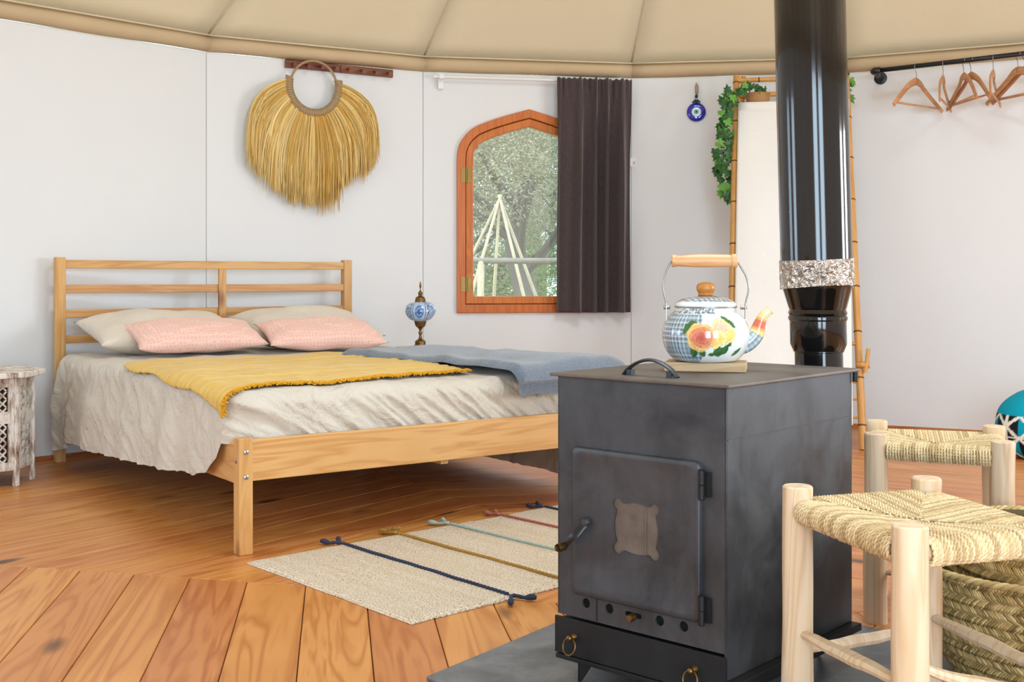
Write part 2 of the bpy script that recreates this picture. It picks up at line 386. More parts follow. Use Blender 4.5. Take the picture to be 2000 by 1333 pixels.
# ------------------------------------------------------------------ setting: floor
APO = RW*cos(radians(9))
floor = obj('floor', MB().prism([tuple(corner(-j)) for j in range(20)], -.06, -.0125), M['sub'], kind='structure')
def clip(poly, nx, ny, d):
    out = []; n = len(poly)
    for i in range(n):
        a, b = poly[i], poly[(i+1) % n]; da = (a[0]-CX)*nx+(a[1]-CY)*ny-d; db = (b[0]-CX)*nx+(b[1]-CY)*ny-d
        if da <= 0: out.append(a)
        if (da < 0 < db) or (db < 0 < da):
            t = da/(da-db); out.append((a[0]+(b[0]-a[0])*t, a[1]+(b[1]-a[1])*t))
    return out
T225 = math.tan(radians(22.5))
for k in range(8):
    na = radians(8.7+45*k); nx, ny = cos(na), sin(na); tx, ty = -ny, nx
    ds = [0, .121]+[.121+.1575*(i+1) for i in range(24)]
    for d0, d1 in zip(ds, ds[1:]):
        pl = [(CX+nx*d+tx*s*d*T225, CY+ny*d+ty*s*d*T225) for d, s in ((d0, 1), (d0, -1), (d1, -1), (d1, 1))]
        if d0 == 0: pl = pl[1:]
        for j in range(20):
            ma = radians(117.9-18*j); pl = clip(pl, cos(ma), sin(ma), APO-.002)
            if len(pl) < 3: break
        if len(pl) < 3: continue
        cx = sum(p[0] for p in pl)/len(pl); cy = sum(p[1] for p in pl)/len(pl)
        loc = [((p[0]-cx)*tx+(p[1]-cy)*ty, -((p[0]-cx)*nx+(p[1]-cy)*ny)) for p in pl]
        # drop nearly coincident points
        q = []
        for p in loc:
            if not q or hypot(p[0]-q[-1][0], p[1]-q[-1][1]) > 1e-4: q.append(p)
        if hypot(q[0][0]-q[-1][0], q[0][1]-q[-1][1]) < 1e-4: q.pop()
        if len(q) < 3: continue
        ar = sum(q[i-1][0]*q[i][1]-q[i][0]*q[i-1][1] for i in range(len(q)))
        if abs(ar) < .004: continue
        if ar < 0: q.reverse()
        a = offset_poly(q, .0011); b = offset_poly(q, .0030); m = MB(); n = len(q)
        i0 = m.addv([(x, y, -.012) for x, y in a]); i1 = m.addv([(x, y, -.0018) for x, y in a]); i2 = m.addv([(x, y, 0) for x, y in b])
        m.quadstrip(i0, i1, n); m.quadstrip(i1, i2, n); m.f.append(tuple(range(i2, i2+n)))
        obj('floor_plank', m, M['plank'], floor, loc=(cx, cy, 0), rot=atan2(ty, tx))

# ------------------------------------------------------------------ setting: walls with windows
ARCH = [(0, 1.766), (-.134, 1.727), (-.243, 1.689), (-.32, 1.652), (-.374, 1.596), (-.4015, 1.536), (-.407, 1.46)]
def _cr(P, n):
    out = []; Q = [P[0]]+P+[P[-1]]
    for i in range(1, len(Q)-2):
        for k in range(n):
            t = k/n; out.append(tuple(.5*((2*Q[i][d])+(-Q[i-1][d]+Q[i+1][d])*t+(2*Q[i-1][d]-5*Q[i][d]+4*Q[i+1][d]-Q[i+2][d])*t*t+(-Q[i-1][d]+3*Q[i][d]-3*Q[i+1][d]+Q[i+2][d])*t**3) for d in (0, 1)))
    return out+[P[-1]]
ARCH = _cr(ARCH, 3)
ARCHP = ARCH+[(-.407, .631), (.407, .631)]+[(-x, z) for x, z in reversed(ARCH[1:])]       # ccw seen from inside (x right, z up)
def wall_mesh(L, hole=None, th=.05, uc=None):
    e = .0015
    if hole is None: return MB().box((L/2, th/2, HW/2), (L-2*e, th, HW))
    bm = bmesh.new()
    for y in (0, th):
        vo = [bm.verts.new(p) for p in ((e, y, 0), (L-e, y, 0), (L-e, y, HW), (e, y, HW))]
        vi = [bm.verts.new((uc+x, y, z)) for x, z in hole]
        es = [bm.edges.new((vo[i], vo[(i+1) % 4])) for i in range(4)]+[bm.edges.new((vi[i], vi[(i+1) % len(vi)])) for i in range(len(vi))]
        bmesh.ops.triangle_fill(bm, use_beauty=True, edges=es)
        if y == 0: A = (vo, vi)
        else: B = (vo, vi)
    for a, b in zip(A, B):
        for i in range(len(a)): bm.faces.new((a[i], a[(i+1) % len(a)], b[(i+1) % len(a)], b[i]))
    bmesh.ops.recalc_face_normals(bm, faces=bm.faces)
    me = bpy.data.meshes.new('wall_panel'); bm.to_mesh(me); bm.free(); return me
SL = (corner(1)-corner(0)).length
def seg(j):
    A, B = corner(j), corner(j+1); return A, B, atan2((B-A).y, (B-A).x)
def wallhit(px, py, off=0.0, js=(-2, -1, 0, 1, 2, 3, 4)):
    dx = (px-1000)/F
    for j in js:
        A, B, ang = seg(j); d = (B-A).normalized(); nin = Vector((d.y, -d.x)); A2 = A+nin*off
        # A2+u d = s (dx,1)
        den = d.x-dx*d.y
        if abs(den) < 1e-6: continue
        u = (dx*A2.y-A2.x)/den; s = A2.y+u*d.y
        if (-.06 <= u <= SL+.06 or len(js) == 1) and s > 0: return j, u, CH-(py-HY)/F*s, s, ang
    raise ValueError((px, py))
sides = {}
WIN_J = (1, 16, 17, 6, 7)
_, uwin, _, _, _ = wallhit(1033, 400)
side_of = lambda j: 'back' if j in (-1, 0, 1, 2) else 'right' if j in range(3, 9) else 'front' if j in range(9, 15) else 'left'
wn = 0
for j in range(-1, 19):
    A, B, ang = seg(j); sd = side_of(j)
    if sd not in sides: sides[sd] = empty('wall_'+sd, (CX, CY, 0), kind='structure')
    root = sides[sd]; rl = (A.x-CX, A.y-CY, 0); uc = uwin if j == 1 else SL/2
    if j in (11, 12):      # glazed double door behind the camera
        w = MB().box((SL/2, .025, HW-.02), (SL, .05, .04)); obj('wall_panel', w, M['wall'], root, loc=rl, rot=ang)
        d = empty('door_%d' % (j-10), (A.x, A.y, 0), ang, kind='structure')
        fr = MB()
        for x in (.03, SL-.03): fr.box((x, .025, (HW-.04)/2), (.06, .05, HW-.04))
        for z in (.06, .75, HW-.08): fr.box((SL/2, .025, z), (SL-.12, .045, .09 if z != .75 else .06))
        obj('door_frame', fr, M['window_wood'], d)
        obj('pane', MB().box((SL/2, .025, .975), (SL-.12, .004, HW-.22)), M['glass'], d)
        continue
    if j in WIN_J:
        me = wall_mesh(SL, ARCHP, uc=uc); obj('wall_panel', me, M['wall'], root, loc=rl, rot=ang)
        wn += 1
        wr = empty('window_%d' % wn, (A.x+cos(ang)*uc, A.y+sin(ang)*uc, 0), ang, kind='structure')
        P = [(x, z) for x, z in ARCHP]
        def ringm(Pa, Pb, y0, y1):
            m = MB(); n = len(Pa)
            a0 = m.addv([(x, y0, z) for x, z in Pa]); b0 = m.addv([(x, y0, z) for x, z in Pb]); a1 = m.addv([(x, y1, z) for x, z in Pa]); b1 = m.addv([(x, y1, z) for x, z in Pb])
            m.quadstrip(a0, b0, n); m.quadstrip(a1, b1, n); m.quadstrip(a0, a1, n); m.quadstrip(b0, b1, n); return m
        P1 = offset_poly(P, .047); P2 = offset_poly(P, .050); P3 = offset_poly(P, .092)
        obj('window_frame', ringm(P, P1, -.022, .05), M['window_wood'], wr, bevel=.004)
        obj('window_sash', ringm(P2, P3, -.014, .035), M['window_wood'], wr, bevel=.004)
        obj('window_rebate', ringm(P1, P2, .0, .04), M['dark_hole'], wr)
        gm = MB(); P4 = offset_poly(P, .088); gm.prism(P4, 0, .004, lambda x, z, y: (x, y+.01, z)); obj('pane', gm, M['glass'], wr)
        for hz in (1.392, .79):
            h = MB(); h.box((-.372, -.0235, hz), (.024, .003, .08)); h.box((-.336, -.0155, hz), (.024, .003, .08))
            h.lathe([(.0055, -.04), (.0055, .04)], 10, (-.354, -.024, hz)); h.lathe([(.007, -.003), (.007, .003)], 10, (-.354, -.024, hz))
            obj('hinge', h, M['brass'], wr, label='brass butt hinge')
    else:
        obj('wall_panel', wall_mesh(SL), M['wall'], root, loc=rl, rot=ang)
    obj('wall_joint', MB().box((0, .03, HW/2), (.005, .05, HW)), M['seam'], root, loc=rl, rot=ang)
    tr = MB().prism([(0, 0), (SL, 0), (SL, -.012), (0, -.012)][::-1], 0, .022); obj('baseboard_strip', tr, M['trim'], root, loc=rl, rot=ang)
# ------------------------------------------------------------------ setting: canvas roof
ceiling = empty('ceiling', (CX, CY, HW), kind='structure')
RC = .5; VB = .078; SLOPE = .385; zc = VB+SLOPE*(RW-RC)
for j in range(-1, 19):
    a0 = radians(126.9-18*j); a1 = a0-radians(18)
    def gore(u, v):
        a = a0+(a1-a0)*u; r0 = RW*cos(radians(9))/cos(((u-.5)*radians(18))); r1 = RC
        r = r0+(r1-r0)*v; z = VB+(zc-VB)*v; sag = .012*4*u*(1-u)*sin(pi*min(1, v*1.0))+.05*sin(pi*v)*.4
        return (r*cos(a), r*sin(a), z-sag)
    obj('roof_panel', MB().grid(9, 22, gore), M['canvas'], ceiling, smooth=True, solid=.004)
    c0, c1 = Vector((RW*cos(a0), RW*sin(a0))), Vector((RW*cos(a1), RW*sin(a1)))
    def val(u, v):
        p = c0.lerp(c1, u)*(1-.004-.012*sin(pi*v)); return (p.x, p.y, -.002+(VB+.003)*v+.004*nz(u*3+j*2, v))
    obj('valance', MB().grid(14, 5, val), M['valance'], ceiling, smooth=True, solid=.003)
    sp = [Vector(gore(0, v/14))+Vector((0, 0, -.003)) for v in range(15)]
    obj('seam_piping', MB().tube(sp, .0055, 6), M['piping'], ceiling, smooth=True)
    ep = [Vector((*c0.lerp(c1, i/8), VB-.004))*1 for i in range(9)]; ep = [Vector((p.x*.985, p.y*.985, p.z)) for p in ep]
    obj('edge_piping', MB().tube(ep, .0045, 6), M['piping'], ceiling, smooth=True)
ring = MB(); n = 20
ring.tube([(RC*cos(2*pi*i/n), RC*sin(2*pi*i/n), zc) for i in range(n)], .035, 8, closed=True); obj('crown_ring', ring, M['window_wood'], ceiling, smooth=True)
dm = MB().lathe([(RC-.03, zc+.02), (RC*.8, zc+.1), (RC*.45, zc+.16), (.11, zc+.18)], 24, capb=False, capt=False); obj('crown_dome', dm, M['glass'], ceiling, smooth=True)
# ------------------------------------------------------------------ hearth slab
hc = [(-.175, 2.35), (.405, 3.124)]; hd = Vector((.70, -.714))
Q = [Vector(hc[0]), Vector(hc[0])+hd*1.35, Vector(hc[1])+hd*1.0, Vector(hc[1])]
ctr = sum(Q, Vector((0, 0)))/4
obj('hearth_slab', MB().prism([tuple(q-ctr) for q in Q], 0, .008), M['hearth'], loc=(ctr.x, ctr.y, .0005), bevel=.002, label='dark grey metal hearth sheet lying under the black wood stove', cat='hearth')

# ------------------------------------------------------------------ wood stove
SA = atan2(-.67, .74); P0 = Vector((.094, 2.35)); SWd = .396; SD = .503
ZF = .0088
stove = empty('wood_stove', (P0.x, P0.y, ZF), SA, label='black steel wood stove with a framed door and ring-pull ash drawer', cat='stove')
# local: x along the front (left to right), y into depth, z up ; front faces -y
def L(z): return z-ZF
FT = .004
fb = MB()
fb.box((SWd/2, SD/2, L(.1405)), (SWd-.004, SD-.004, .003))
fb.box((.002, SD/2, (L(.139)+L(.622))/2), (.004, SD, .483)); fb.box((SWd-.002, SD/2, (L(.09)+L(.622))/2), (.004, SD, .532))
fb.box((SWd/2, SD-.002, (L(.09)+L(.622))/2), (SWd, .004, .532))
# front plate with door opening, holes are real cut-outs
holes = [(.073, .172), (.131, .172), (.2505, .172), (.3047, .172)]
bm = bmesh.new()
def circ(cx, cz, r, n=20): return [(cx+r*cos(2*pi*i/n), cz+r*sin(2*pi*i/n)) for i in range(n)]
slot = [(.172, .1665), (.206, .1665), (.209, .171), (.206, .1755), (.172, .1755), (.169, .171)]
for loop_y in (0, .004):
    loops = [[(0, .139), (SWd, .139), (SWd, .622), (0, .622)]]+[circ(x, z, .0098) for x, z in holes]+[slot]
    es = []; vls = []
    for lp in loops:
        vs = [bm.verts.new((x, loop_y, L(z))) for x, z in lp]; vls.append(vs); es += [bm.edges.new((vs[i], vs[(i+1) % len(vs)])) for i in range(len(vs))]
    bmesh.ops.triangle_fill(bm, use_beauty=True, edges=es)
    if loop_y == 0: VA = vls
for a, b in zip(VA, vls):
    for i in range(len(a)): bm.faces.new((a[i], a[(i+1) % len(a)], b[(i+1) % len(a)], b[i]))
bmesh.ops.recalc_face_normals(bm, faces=bm.faces); me = bpy.data.meshes.new('front_plate'); bm.to_mesh(me); bm.free()
obj('front_plate', me, M['stove'], stove)
obj('body', fb, M['stove'], stove, bevel=.0012)
obj('damper_plate', MB().box((.19, .012, L(.172)), (.36, .004, .05)), M['dark_hole'], stove)
obj('weld_seam', MB().box((.100, -.0006, L(.1645)), (.0012, .0015, .048)), M['stove_dark'], stove)
obj('side_crease', MB().box((SWd+.0005, SD/2, L(.527)), (.0015, SD-.01, .0016)), M['stove'], stove)
tp = MB().box((SWd/2, SD/2, L(.6255)), (SWd+.026, SD+.026, .007)); obj('top_plate', tp, M['stove_top'], stove, bevel=.0025, label='worn brownish top plate')
obj('hinge_pin', MB().lathe([(.006, -.012), (.006, .012)], 12, (SWd+.004, SD+.006, L(.612))), M['stove_dark'], stove, smooth=True, angle=40)
# lid handle
hp = []
hx0, hx1, hy_ = .142, .245, .05
for i in range(17):
    t = i/16; a = pi*t; hp.append((lerp(hx0-.012, hx1+.012, t), hy_, L(.629)+.001+.031*sin(a)**.75))
m = MB().tube(hp, .008, 8, flat=.42, up=(0, 0, 1)); m.box((hx0+.004, hy_, L(.634)), (.012, .012, .012)); m.box((hx1-.004, hy_, L(.634)), (.012, .012, .012))
obj('lid_handle', m, M['stove'], stove, smooth=True, angle=40)
# door : pressed plate with scalloped opening
D0, D1, DZ0, DZ1 = .045, .346, .189, .4835
def rrect(x0, x1, z0, z1, r, n=5):
    out = []
    for cx, cz, a in ((x1-r, z0+r, -90), (x1-r, z1-r, 0), (x0+r, z1-r, 90), (x0+r, z0+r, 180)):
        out += [(cx+r*cos(radians(a+90*i/n)), cz+r*sin(radians(a+90*i/n))) for i in range(n+1)]
    return out
wcx, wcz, ww, wh = .199, .339, .047, .045
def scallop():
    pts = []
    r = .0115
    corners = [(1, 1), (-1, 1), (-1, -1), (1, -1)]
    for q, (sx, sz) in enumerate(corners):
        ccx, ccz = wcx+sx*(ww-.004), wcz+sz*(wh-.002); a0 = atan2(sz, sx)
        for i in range(9):
            a = a0-radians(115)+radians(230)*i/8; pts.append((ccx+r*cos(a), ccz+r*sin(a)))
        # bulging edge towards the next corner
        nx2, nz2 = corners[(q+1) % 4]
        for i in range(1, 8):
            t = i/8; bulge = .007*sin(pi*t)
            if q % 2 == 0: pts.append((wcx+lerp(sx, nx2, t)*(ww-.012), wcz+sz*(wh-.002+bulge)))
            else: pts.append((wcx+sx*(ww-.002+bulge), wcz+lerp(sz, nz2, t)*(wh-.012)))
    return pts
door = empty('door', (0, 0, 0), parent=stove)
bm = bmesh.new(); oy = -.003
ro = rrect(D0, D1, DZ0, DZ1, .012); ri1 = rrect(D0+.012, D1-.012, DZ0+.012, DZ1-.012, .02); ri2 = rrect(D0+.030, D1-.030, DZ0+.030, DZ1-.030, .02)
def vloop(pts, y): return [bm.verts.new((x, y, L(z))) for x, z in pts]
def bridge(a, b):
    for i in range(len(a)): bm.faces.new((a[i], a[(i+1) % len(a)], b[(i+1) % len(a)], b[i]))
v0 = vloop(ro, 0); v1 = vloop(ro, -.010); v2 = vloop(rrect(D0+.002, D1-.002, DZ0+.002, DZ1-.002, .011), -.012); v3 = vloop(ri1, -.0115); v4 = vloop(ri2, -.006)
bridge(v0, v1); bridge(v1, v2); bridge(v2, v3); bridge(v3, v4)
vs = vloop(scallop(), -.006); vs2 = vloop(scallop(), -.0005); bridge(vs, vs2)
es = [bm.edges.get((v4[i], v4[(i+1) % len(v4)])) for i in range(len(v4))]+[bm.edges.get((vs[i], vs[(i+1) % len(vs)])) for i in range(len(vs))]
bmesh.ops.triangle_fill(bm, use_beauty=True, edges=es)
bmesh.ops.recalc_face_normals(bm, faces=bm.faces); me = bpy.data.meshes.new('door_leaf'); bm.to_mesh(me); bm.free(); me.shade_smooth(); me.set_sharp_from_angle(angle=radians(50))
obj('door_leaf', me, M['stove'], door)
obj('pane', MB().box((wcx, -.0018, L(wcz)), (.13, .002, .12)), M['mica'], door, label='sooty brown pane behind the scalloped cut-out')
obj('pane_rib', MB().box((wcx+.022, -.0035, L(wcz)), (.0035, .0025, .108)), M['mica'], door)
for zz in (.443, .213):
    obj('hinge', MB().lathe([(.004, -.028), (.0062, -.026), (.0062, -.001), (.005, 0), (.0062, .001), (.0062, .026), (.004, .028)], 12, (D1+.005, -.012, L(zz))).box((D1+.012, -.003, L(zz)), (.016, .005, .045)), M['stove_dark'], stove, smooth=True, angle=40)
# door handle
hr = empty('door_handle', (0, 0, 0), parent=stove)
pth = [(.084, -.016, .338), (.078, -.022, .328), (.074, -.034, .316), (.064, -.038, .306), (.052, -.034, .297), (.046, -.033, .290)]
obj('strap', MB().tube([(x, y, L(z)) for x, y, z in pth], .0085, 8, flat=.28, up=(0, -1, 0)), M['black_iron'], hr, smooth=True, angle=40)
obj('bolt', MB().lathe([(.009, 0), (.009, .006), (.006, .010)], 14, (.084, -.012, L(.338)), RX(pi/2)), M['stove'], hr, smooth=True, angle=40)
obj('knob', MB().lathe([(.006, -.004), (.0085, 0), (.0085, .018), (.0075, .021), (.006, .018), (.004, .012)], 16, (.044, -.034, L(.287)), RX(pi/2)), M['old_brass'], hr, smooth=True, angle=40, label='brass tube knob')
obj('damper_knob', MB().lathe([(.004, 0), (.0055, .008), (.0075, .010), (.0075, .022), (.006, .025)], 14, (.195, .002, L(.170)), RX(pi/2)), M['old_brass'], stove, smooth=True, angle=40)
dr = empty('ash_drawer', (0, 0, 0), parent=stove)
obj('drawer_front', MB().box((SWd/2, -.004, L(.098)), (SWd+.006, .006, .074)), M['stove_dark'], dr, bevel=.001)
obj('drawer_box', MB().box((SWd/2, SD/2-.01, L(.098)), (SWd-.012, SD-.03, .066)), M['stove_dark'], dr)
for vx in (.047, .333):
    m = MB().lathe([(.008, 0), (.0065, .004), (.003, .009), (.0065, .012), (.0065, .017), (.003, .020)], 14, (vx, -.007, L(.101)), RX(pi/2))
    m.tube([(vx-.003*0+.0155*sin(a), -.022+.004*cos(a), L(.101)-.0165+.0165*cos(a)) for a in [2*pi*i/24 for i in range(24)]], .0018, 8, closed=True)
    obj('ring_pull', m, M['old_brass'], dr, smooth=True, angle=50, label='small brass ring pull')
m = MB(); m.box((SWd/2, -.002, L(.0545)), (SWd, .012, .009)); m.box((SWd/2, .008, L(.057)), (SWd, .02, .003)); m.box((.002, SD/2, L(.0725)), (.004, SD, .045))
obj('base_flange', m, M['stove_dark'], stove, bevel=.001)
m = MB().box((SWd+.008, SD/2, L(.086)), (.022, SD+.01, .004)); m.box((SWd+.018, SD/2, L(.080)), (.003, SD+.01, .014)); m.box((SWd-.002, SD/2, L(.071)), (.004, SD-.002, .042)); m.box((SWd/2, SD-.004, L(.071)), (SWd-.004, .004, .042))
obj('side_flange', m, M['stove_dark'], stove, bevel=.001)
for vx, vy in ((.055, .004), (SWd-.085, .004), (.055, SD-.03), (SWd-.06, SD-.03)):
    m = MB(); m.prism([(vx, 0), (vx+.030, L(.052)), (vx-.004, L(.052)), (vx-.006, .0)][::-1], vy, vy+.004, lambda x, z, y: (x, y, z))
    m.prism([(vy+.02, L(.052)), (vy, L(.052)), (vy, 0), (vy+.005, 0)], vx-.006, vx-.002, lambda y, z, x: (x, y, z)); obj('leg', m, M['stove_dark'], stove)

# ------------------------------------------------------------------ flue pipe
PX, PY = .735, 2.76; K = PY/F
flue = empty('stove_pipe', (PX, PY, 0), label='glossy black enamelled flue pipe rising behind the stove', cat='stove pipe')
def ph(y): return CH-(y-HY)*K
LEAN = -.0255
def pc(z): return Vector(((z-ph(700))*LEAN, 0, 0))
def flue_part(name, prof, mat, seg=48, **kw):
    m = MB(); rings = []
    for r, z in prof:
        c = pc(z); rings.append(m.addv([(c.x+r*cos(2*pi*i/seg), c.y+r*sin(2*pi*i/seg), z) for i in range(seg)]))
    for a, b in zip(rings, rings[1:]): m.quadstrip(a, b, seg)
    return obj(name, m, mat, flue, smooth=True, angle=35, **kw)
r1, r2, r3 = 46*K, 54*K, 68.5*K
flue_part('lower_pipe', [(r1, .52), (r1, ph(688)), (r1+.003, ph(687)), (r1+.003, ph(684))], M['pipe'])
flue_part('collar', [(r1+.002, ph(687)), (r2, ph(672)), (r2, ph(627)), (r2+.003, ph(624)), (r2+.003, ph(619)), (r2, ph(616)), (r2+.003, ph(612)), (r2+.001, ph(607)), (r2-.001, ph(604))], M['pipe'])
flue_part('reducer', [(r2-.001, ph(606)), (r2+.002, ph(600)), (r3-.004, ph(566)), (r3, ph(560)), (r3, ph(548))], M['pipe'])
flue_part('upper_pipe', [(r3, ph(552)), (r3, 3.6)], M['pipe'], label='wider glossy black upper pipe')
def foilring():
    m = MB(); seg_ = 160; rows = 16
    for j in range(rows):
        z = lerp(ph(561), ph(507), j/(rows-1))
        for i in range(seg_):
            a = 2*pi*i/seg_; rr = r3+.0025+.0022*nz(a*9, z*70, 3)+.0012*nz(a*30, z*160)+(.002 if j in (0, rows-1) else 0)*0
            zz = z+(.006*sin(a+2.2) if j == 0 else .004*sin(a+1) if j == rows-1 else 0)
            m.v.append((pc(z).x+rr*cos(a), rr*sin(a), zz))
    for j in range(rows-1): m.quadstrip(j*seg_, (j+1)*seg_, seg_)
    return m
obj('foil_band', foilring(), M['foil'], flue, label='crinkled silver foil tape band')
# elbow into stove back
bk = (P0+Vector((.74, -.67))*.198+Vector((.67, .74))*(SD+.002))-Vector((PX, PY))
ep = [Vector((pc(.52).x, 0, .53)), Vector((0, 0, .48)), Vector((-.01*0+bk.x*.12, bk.y*.12, .43)), Vector((bk.x*.5, bk.y*.5, .40)), Vector((bk.x, bk.y, .40))]
obj('elbow', MB().tube(ep, r1-.001, 28), M['pipe'], flue, smooth=True, angle=50)

# ------------------------------------------------------------------ trivet and kettle
obj('trivet_board', MB().box((0, 0, .0095), (.165, .105, .019)), M['trivet_wood'], loc=(.405, 2.402, .6296), rot=radians(-13), bevel=.002, label='small pale wooden board under the floral kettle', cat='board')
KX, KY, KZ = .4035, 2.40, .6492
ks = KY/F
kettle = empty('kettle', (KX, KY, KZ), radians(-6), label='white enamel kettle painted with roses and grey plaid', cat='kettle')
def rose(x, z, cx, cz, r, base):
    """flat print of a rose in (angle-arc, height) metres; returns colour or None"""
    dx, dz = (x-cx)/r, (z-cz)/(r*.92); d = hypot(dx, dz); a = atan2(dz, dx)
    edge = 1+.06*sin(3*a+1)+.04*sin(7*a)
    if d > edge: return None
    inner, mid, outer = base
    q = d*4.6+.34*sin(3*a+1.1*int(d*4.6)+cx*90); fr = q % 1
    c = [lerp(inner[i], mid[i], smooth(d/.62)) if d < .62 else lerp(mid[i], outer[i], smooth((d-.62)/.25)) for i in range(3)]
    c = [v*lerp(.80, 1.10, smooth(fr*1.3)) for v in c]
    if fr < .13: c = [v*.80 for v in c]
    c = [min(1, v) for v in c]
    return (*c, 1)
def leafp(x, z, cx, cz, l, w, ang):
    dx, dz = x-cx, z-cz; u = (dx*cos(ang)+dz*sin(ang))/l; v = (-dx*sin(ang)+dz*cos(ang))/w
    if abs(u) < 1 and abs(v) < (1-u*u)*(1+.12*sin(u*20)):
        g = .5+.5*sin(v*5); c = lerp(.5, 1, abs(v)**.5)
        return (*[k_*(.65+.6*(1-abs(v))*g) for k_ in srgb(58, 112, 56)[:3]], 1)
    return None
PK = (srgb(186, 78, 76)[:3], srgb(226, 138, 104)[:3], srgb(238, 196, 124)[:3]); PL = (srgb(244, 190, 172)[:3], srgb(246, 200, 168)[:3], srgb(248, 220, 150)[:3]); YL = (srgb(244, 214, 120)[:3], srgb(244, 212, 120)[:3], srgb(246, 228, 160)[:3])
WHT = srgb(232, 234, 232)
def plaid(x, z, s=1):
    c = list(srgb(150, 166, 176)[:3]); 
    fx = (x/.0095*s) % 1; fz = (z/.0095*s) % 1
    if fx < .28: c = [v*.66 for v in c]
    if fz < .28: c = [v*.68 for v in c]
    if .55 < fx < .68 or .55 < fz < .68: c = [min(1, v*1.5+.12) for v in c]
    return (*c, 1)
def kettle_col(a, z, r):
    # a: 0 at camera-facing (-y), + to the right ; arc metres
    x = a*.088; c = WHT
    if -.16 < x < -.022+.010*sin(z*90) and z < .104: c = plaid(x, z)
    if z > .098 and -.09 < x < .02: c = (plaid(x*1.4, z*1.6) if nz(x*150, z*150) > -.1 else WHT)
    for args, b in (((.030, .075, .019), PL), ((.038, .060, .018), YL), ((.014, .052, .021), YL), ((-.012, .054, .0265), PK)):
        pass
    for cx, cz, l, w, an in ((-.042, .072, .016, .008, .9), (-.034, .080, .012, .006, .2), (-.030, .024, .014, .009, 1.2), (-.012, .022, .010, .007, 1.9), (.022, .024, .013, .011, .3), (.036, .028, .012, .007, 1.2), (.008, .018, .009, .004, .1), (.030, .046, .010, .006, -.5), (.042, .042, .010, .006, -.9), (.040, .088, .013, .005, -.6), (.052, .080, .012, .005, -.9), (.068, .022, .014, .005, .6), (.016, .030, .006, .004, 2.4)):
        q = leafp(x, z, cx, cz, l, w, an)
        if q: c = q
    for cx, cz, rr, b in ((.040, .058, .019, YL), (.026, .074, .019, PL), (.014, .050, .021, YL), (-.014, .053, .031, PK)):
        q = rose(x, z, cx, cz, rr, b)
        if q: c = q
    return c
def spline(pts, n):
    """catmull-rom"""
    out = []; P = [pts[0]]+list(pts)+[pts[-1]]
    for i in range(1, len(P)-2):
        for k in range(n):
            t = k/n; out.append(tuple(.5*((2*P[i][d])+(-P[i-1][d]+P[i+1][d])*t+(2*P[i-1][d]-5*P[i][d]+4*P[i+1][d]-P[i+2][d])*t*t+(-P[i-1][d]+3*P[i][d]-3*P[i+1][d]+P[i+2][d])*t**3) for d in range(len(pts[0]))))
    out.append(tuple(pts[-1])); return out
prof = spline([(.050, 0), (.066, .003), (.083, .024), (.0905, .052), (.086, .077), (.073, .096), (.063, .104), (.0605, .111)], 14)
m = MB(); m.c = []; sg = 300; rings = []
for r, z in prof:
    pts = []
    for i in range(sg):
        a = -pi/2+2*pi*i/sg; pts.append((r*cos(a), r*sin(a), z)); aa = 2*pi*i/sg
        if aa > pi: aa -= 2*pi
        m.c.append(kettle_col(aa, z, r))
    rings.append(m.addv(pts))
for a, b in zip(rings, rings[1:]): m.quadstrip(a, b, sg)
m.f.append(tuple(reversed(range(rings[0], rings[0]+sg))))
obj('kettle_body', m, M['ceramic'], kettle, smooth=True)
lid = empty('lid', (0, 0, 0), parent=kettle)
lp = spline([(.0615, .1125), (.0635, .115), (.061, .121), (.045, .130), (.022, .1345), (.001, .136)], 8)
m = MB(); m.c = []; rings = []; sg = 160
for r, z in lp:
    rings.append(m.addv([(r*cos(2*pi*i/sg), r*sin(2*pi*i/sg), z) for i in range(sg)]))
    for i in range(sg):
        x, y = r*cos(2*pi*i/sg), r*sin(2*pi*i/sg); xx = x+y*.3
        m.c.append(plaid(xx*.9, y*.9) if (r < .057) else WHT)
for a, b in zip(rings, rings[1:]): m.quadstrip(a, b, sg)
obj('lid_cover', m, M['ceramic'], lid, smooth=True)
obj('lid_rim', MB().lathe([(.060, .1105), (.0640, .111), (.0645, .1135), (.062, .1145)], 64, capb=False, capt=False), M['steel'], lid, smooth=True)
obj('lid_knob', MB().lathe(spline([(.0135, .135), (.0165, .137), (.0155, .141), (.0175, .145), (.0195, .152), (.0165, .160), (.008, .1635), (.0005, .1638)], 5), 28), M['knob_wood'], lid, smooth=True, label='brown wooden lid knob')
sp = spline([(.070, 0, .034), (.086, 0, .040), (.103, 0, .056), (.110, 0, .076), (.118, 0, .094), (.132, 0, .106)], 8)
rad = [lerp(.021, .0085, smooth(i/(len(sp)-1))) for i in range(len(sp))]; rad[-1] = .0095
m = MB(); m.tube(sp, rad, 20, cap=False); m.c = []
for i in range(len(sp)):
    for k in range(20):
        t = i/(len(sp)-1); a = 2*pi*k/20
        if t < .42: c = plaid(a*.02, t*.12)
        elif t < .84:
            c = srgb(214, 112, 84) if abs(t-.62) < .07 else srgb(236, 168, 104) if abs(t-.62) < .13 else srgb(240, 212, 140)
        else: c = srgb(238, 226, 170)
        m.c.append(c)
obj('spout', m, M['ceramic'], kettle, smooth=True)
hb = empty('handle', (0, 0, 0), parent=kettle)
gr = MB().lathe(spline([(.0105, -.067), (.0135, -.066), (.0125, -.058), (.0115, -.052), (.0135, -.02), (.0138, .01), (.0128, .050), (.0118, .054), (.0140, .058), (.0140, .067), (.0105, .068)], 4), 24, (-.003, 0, .2085), RY(pi/2))
obj('grip', gr, M['handle_wood'], hb, smooth=True, angle=50, label='turned pale wooden grip')
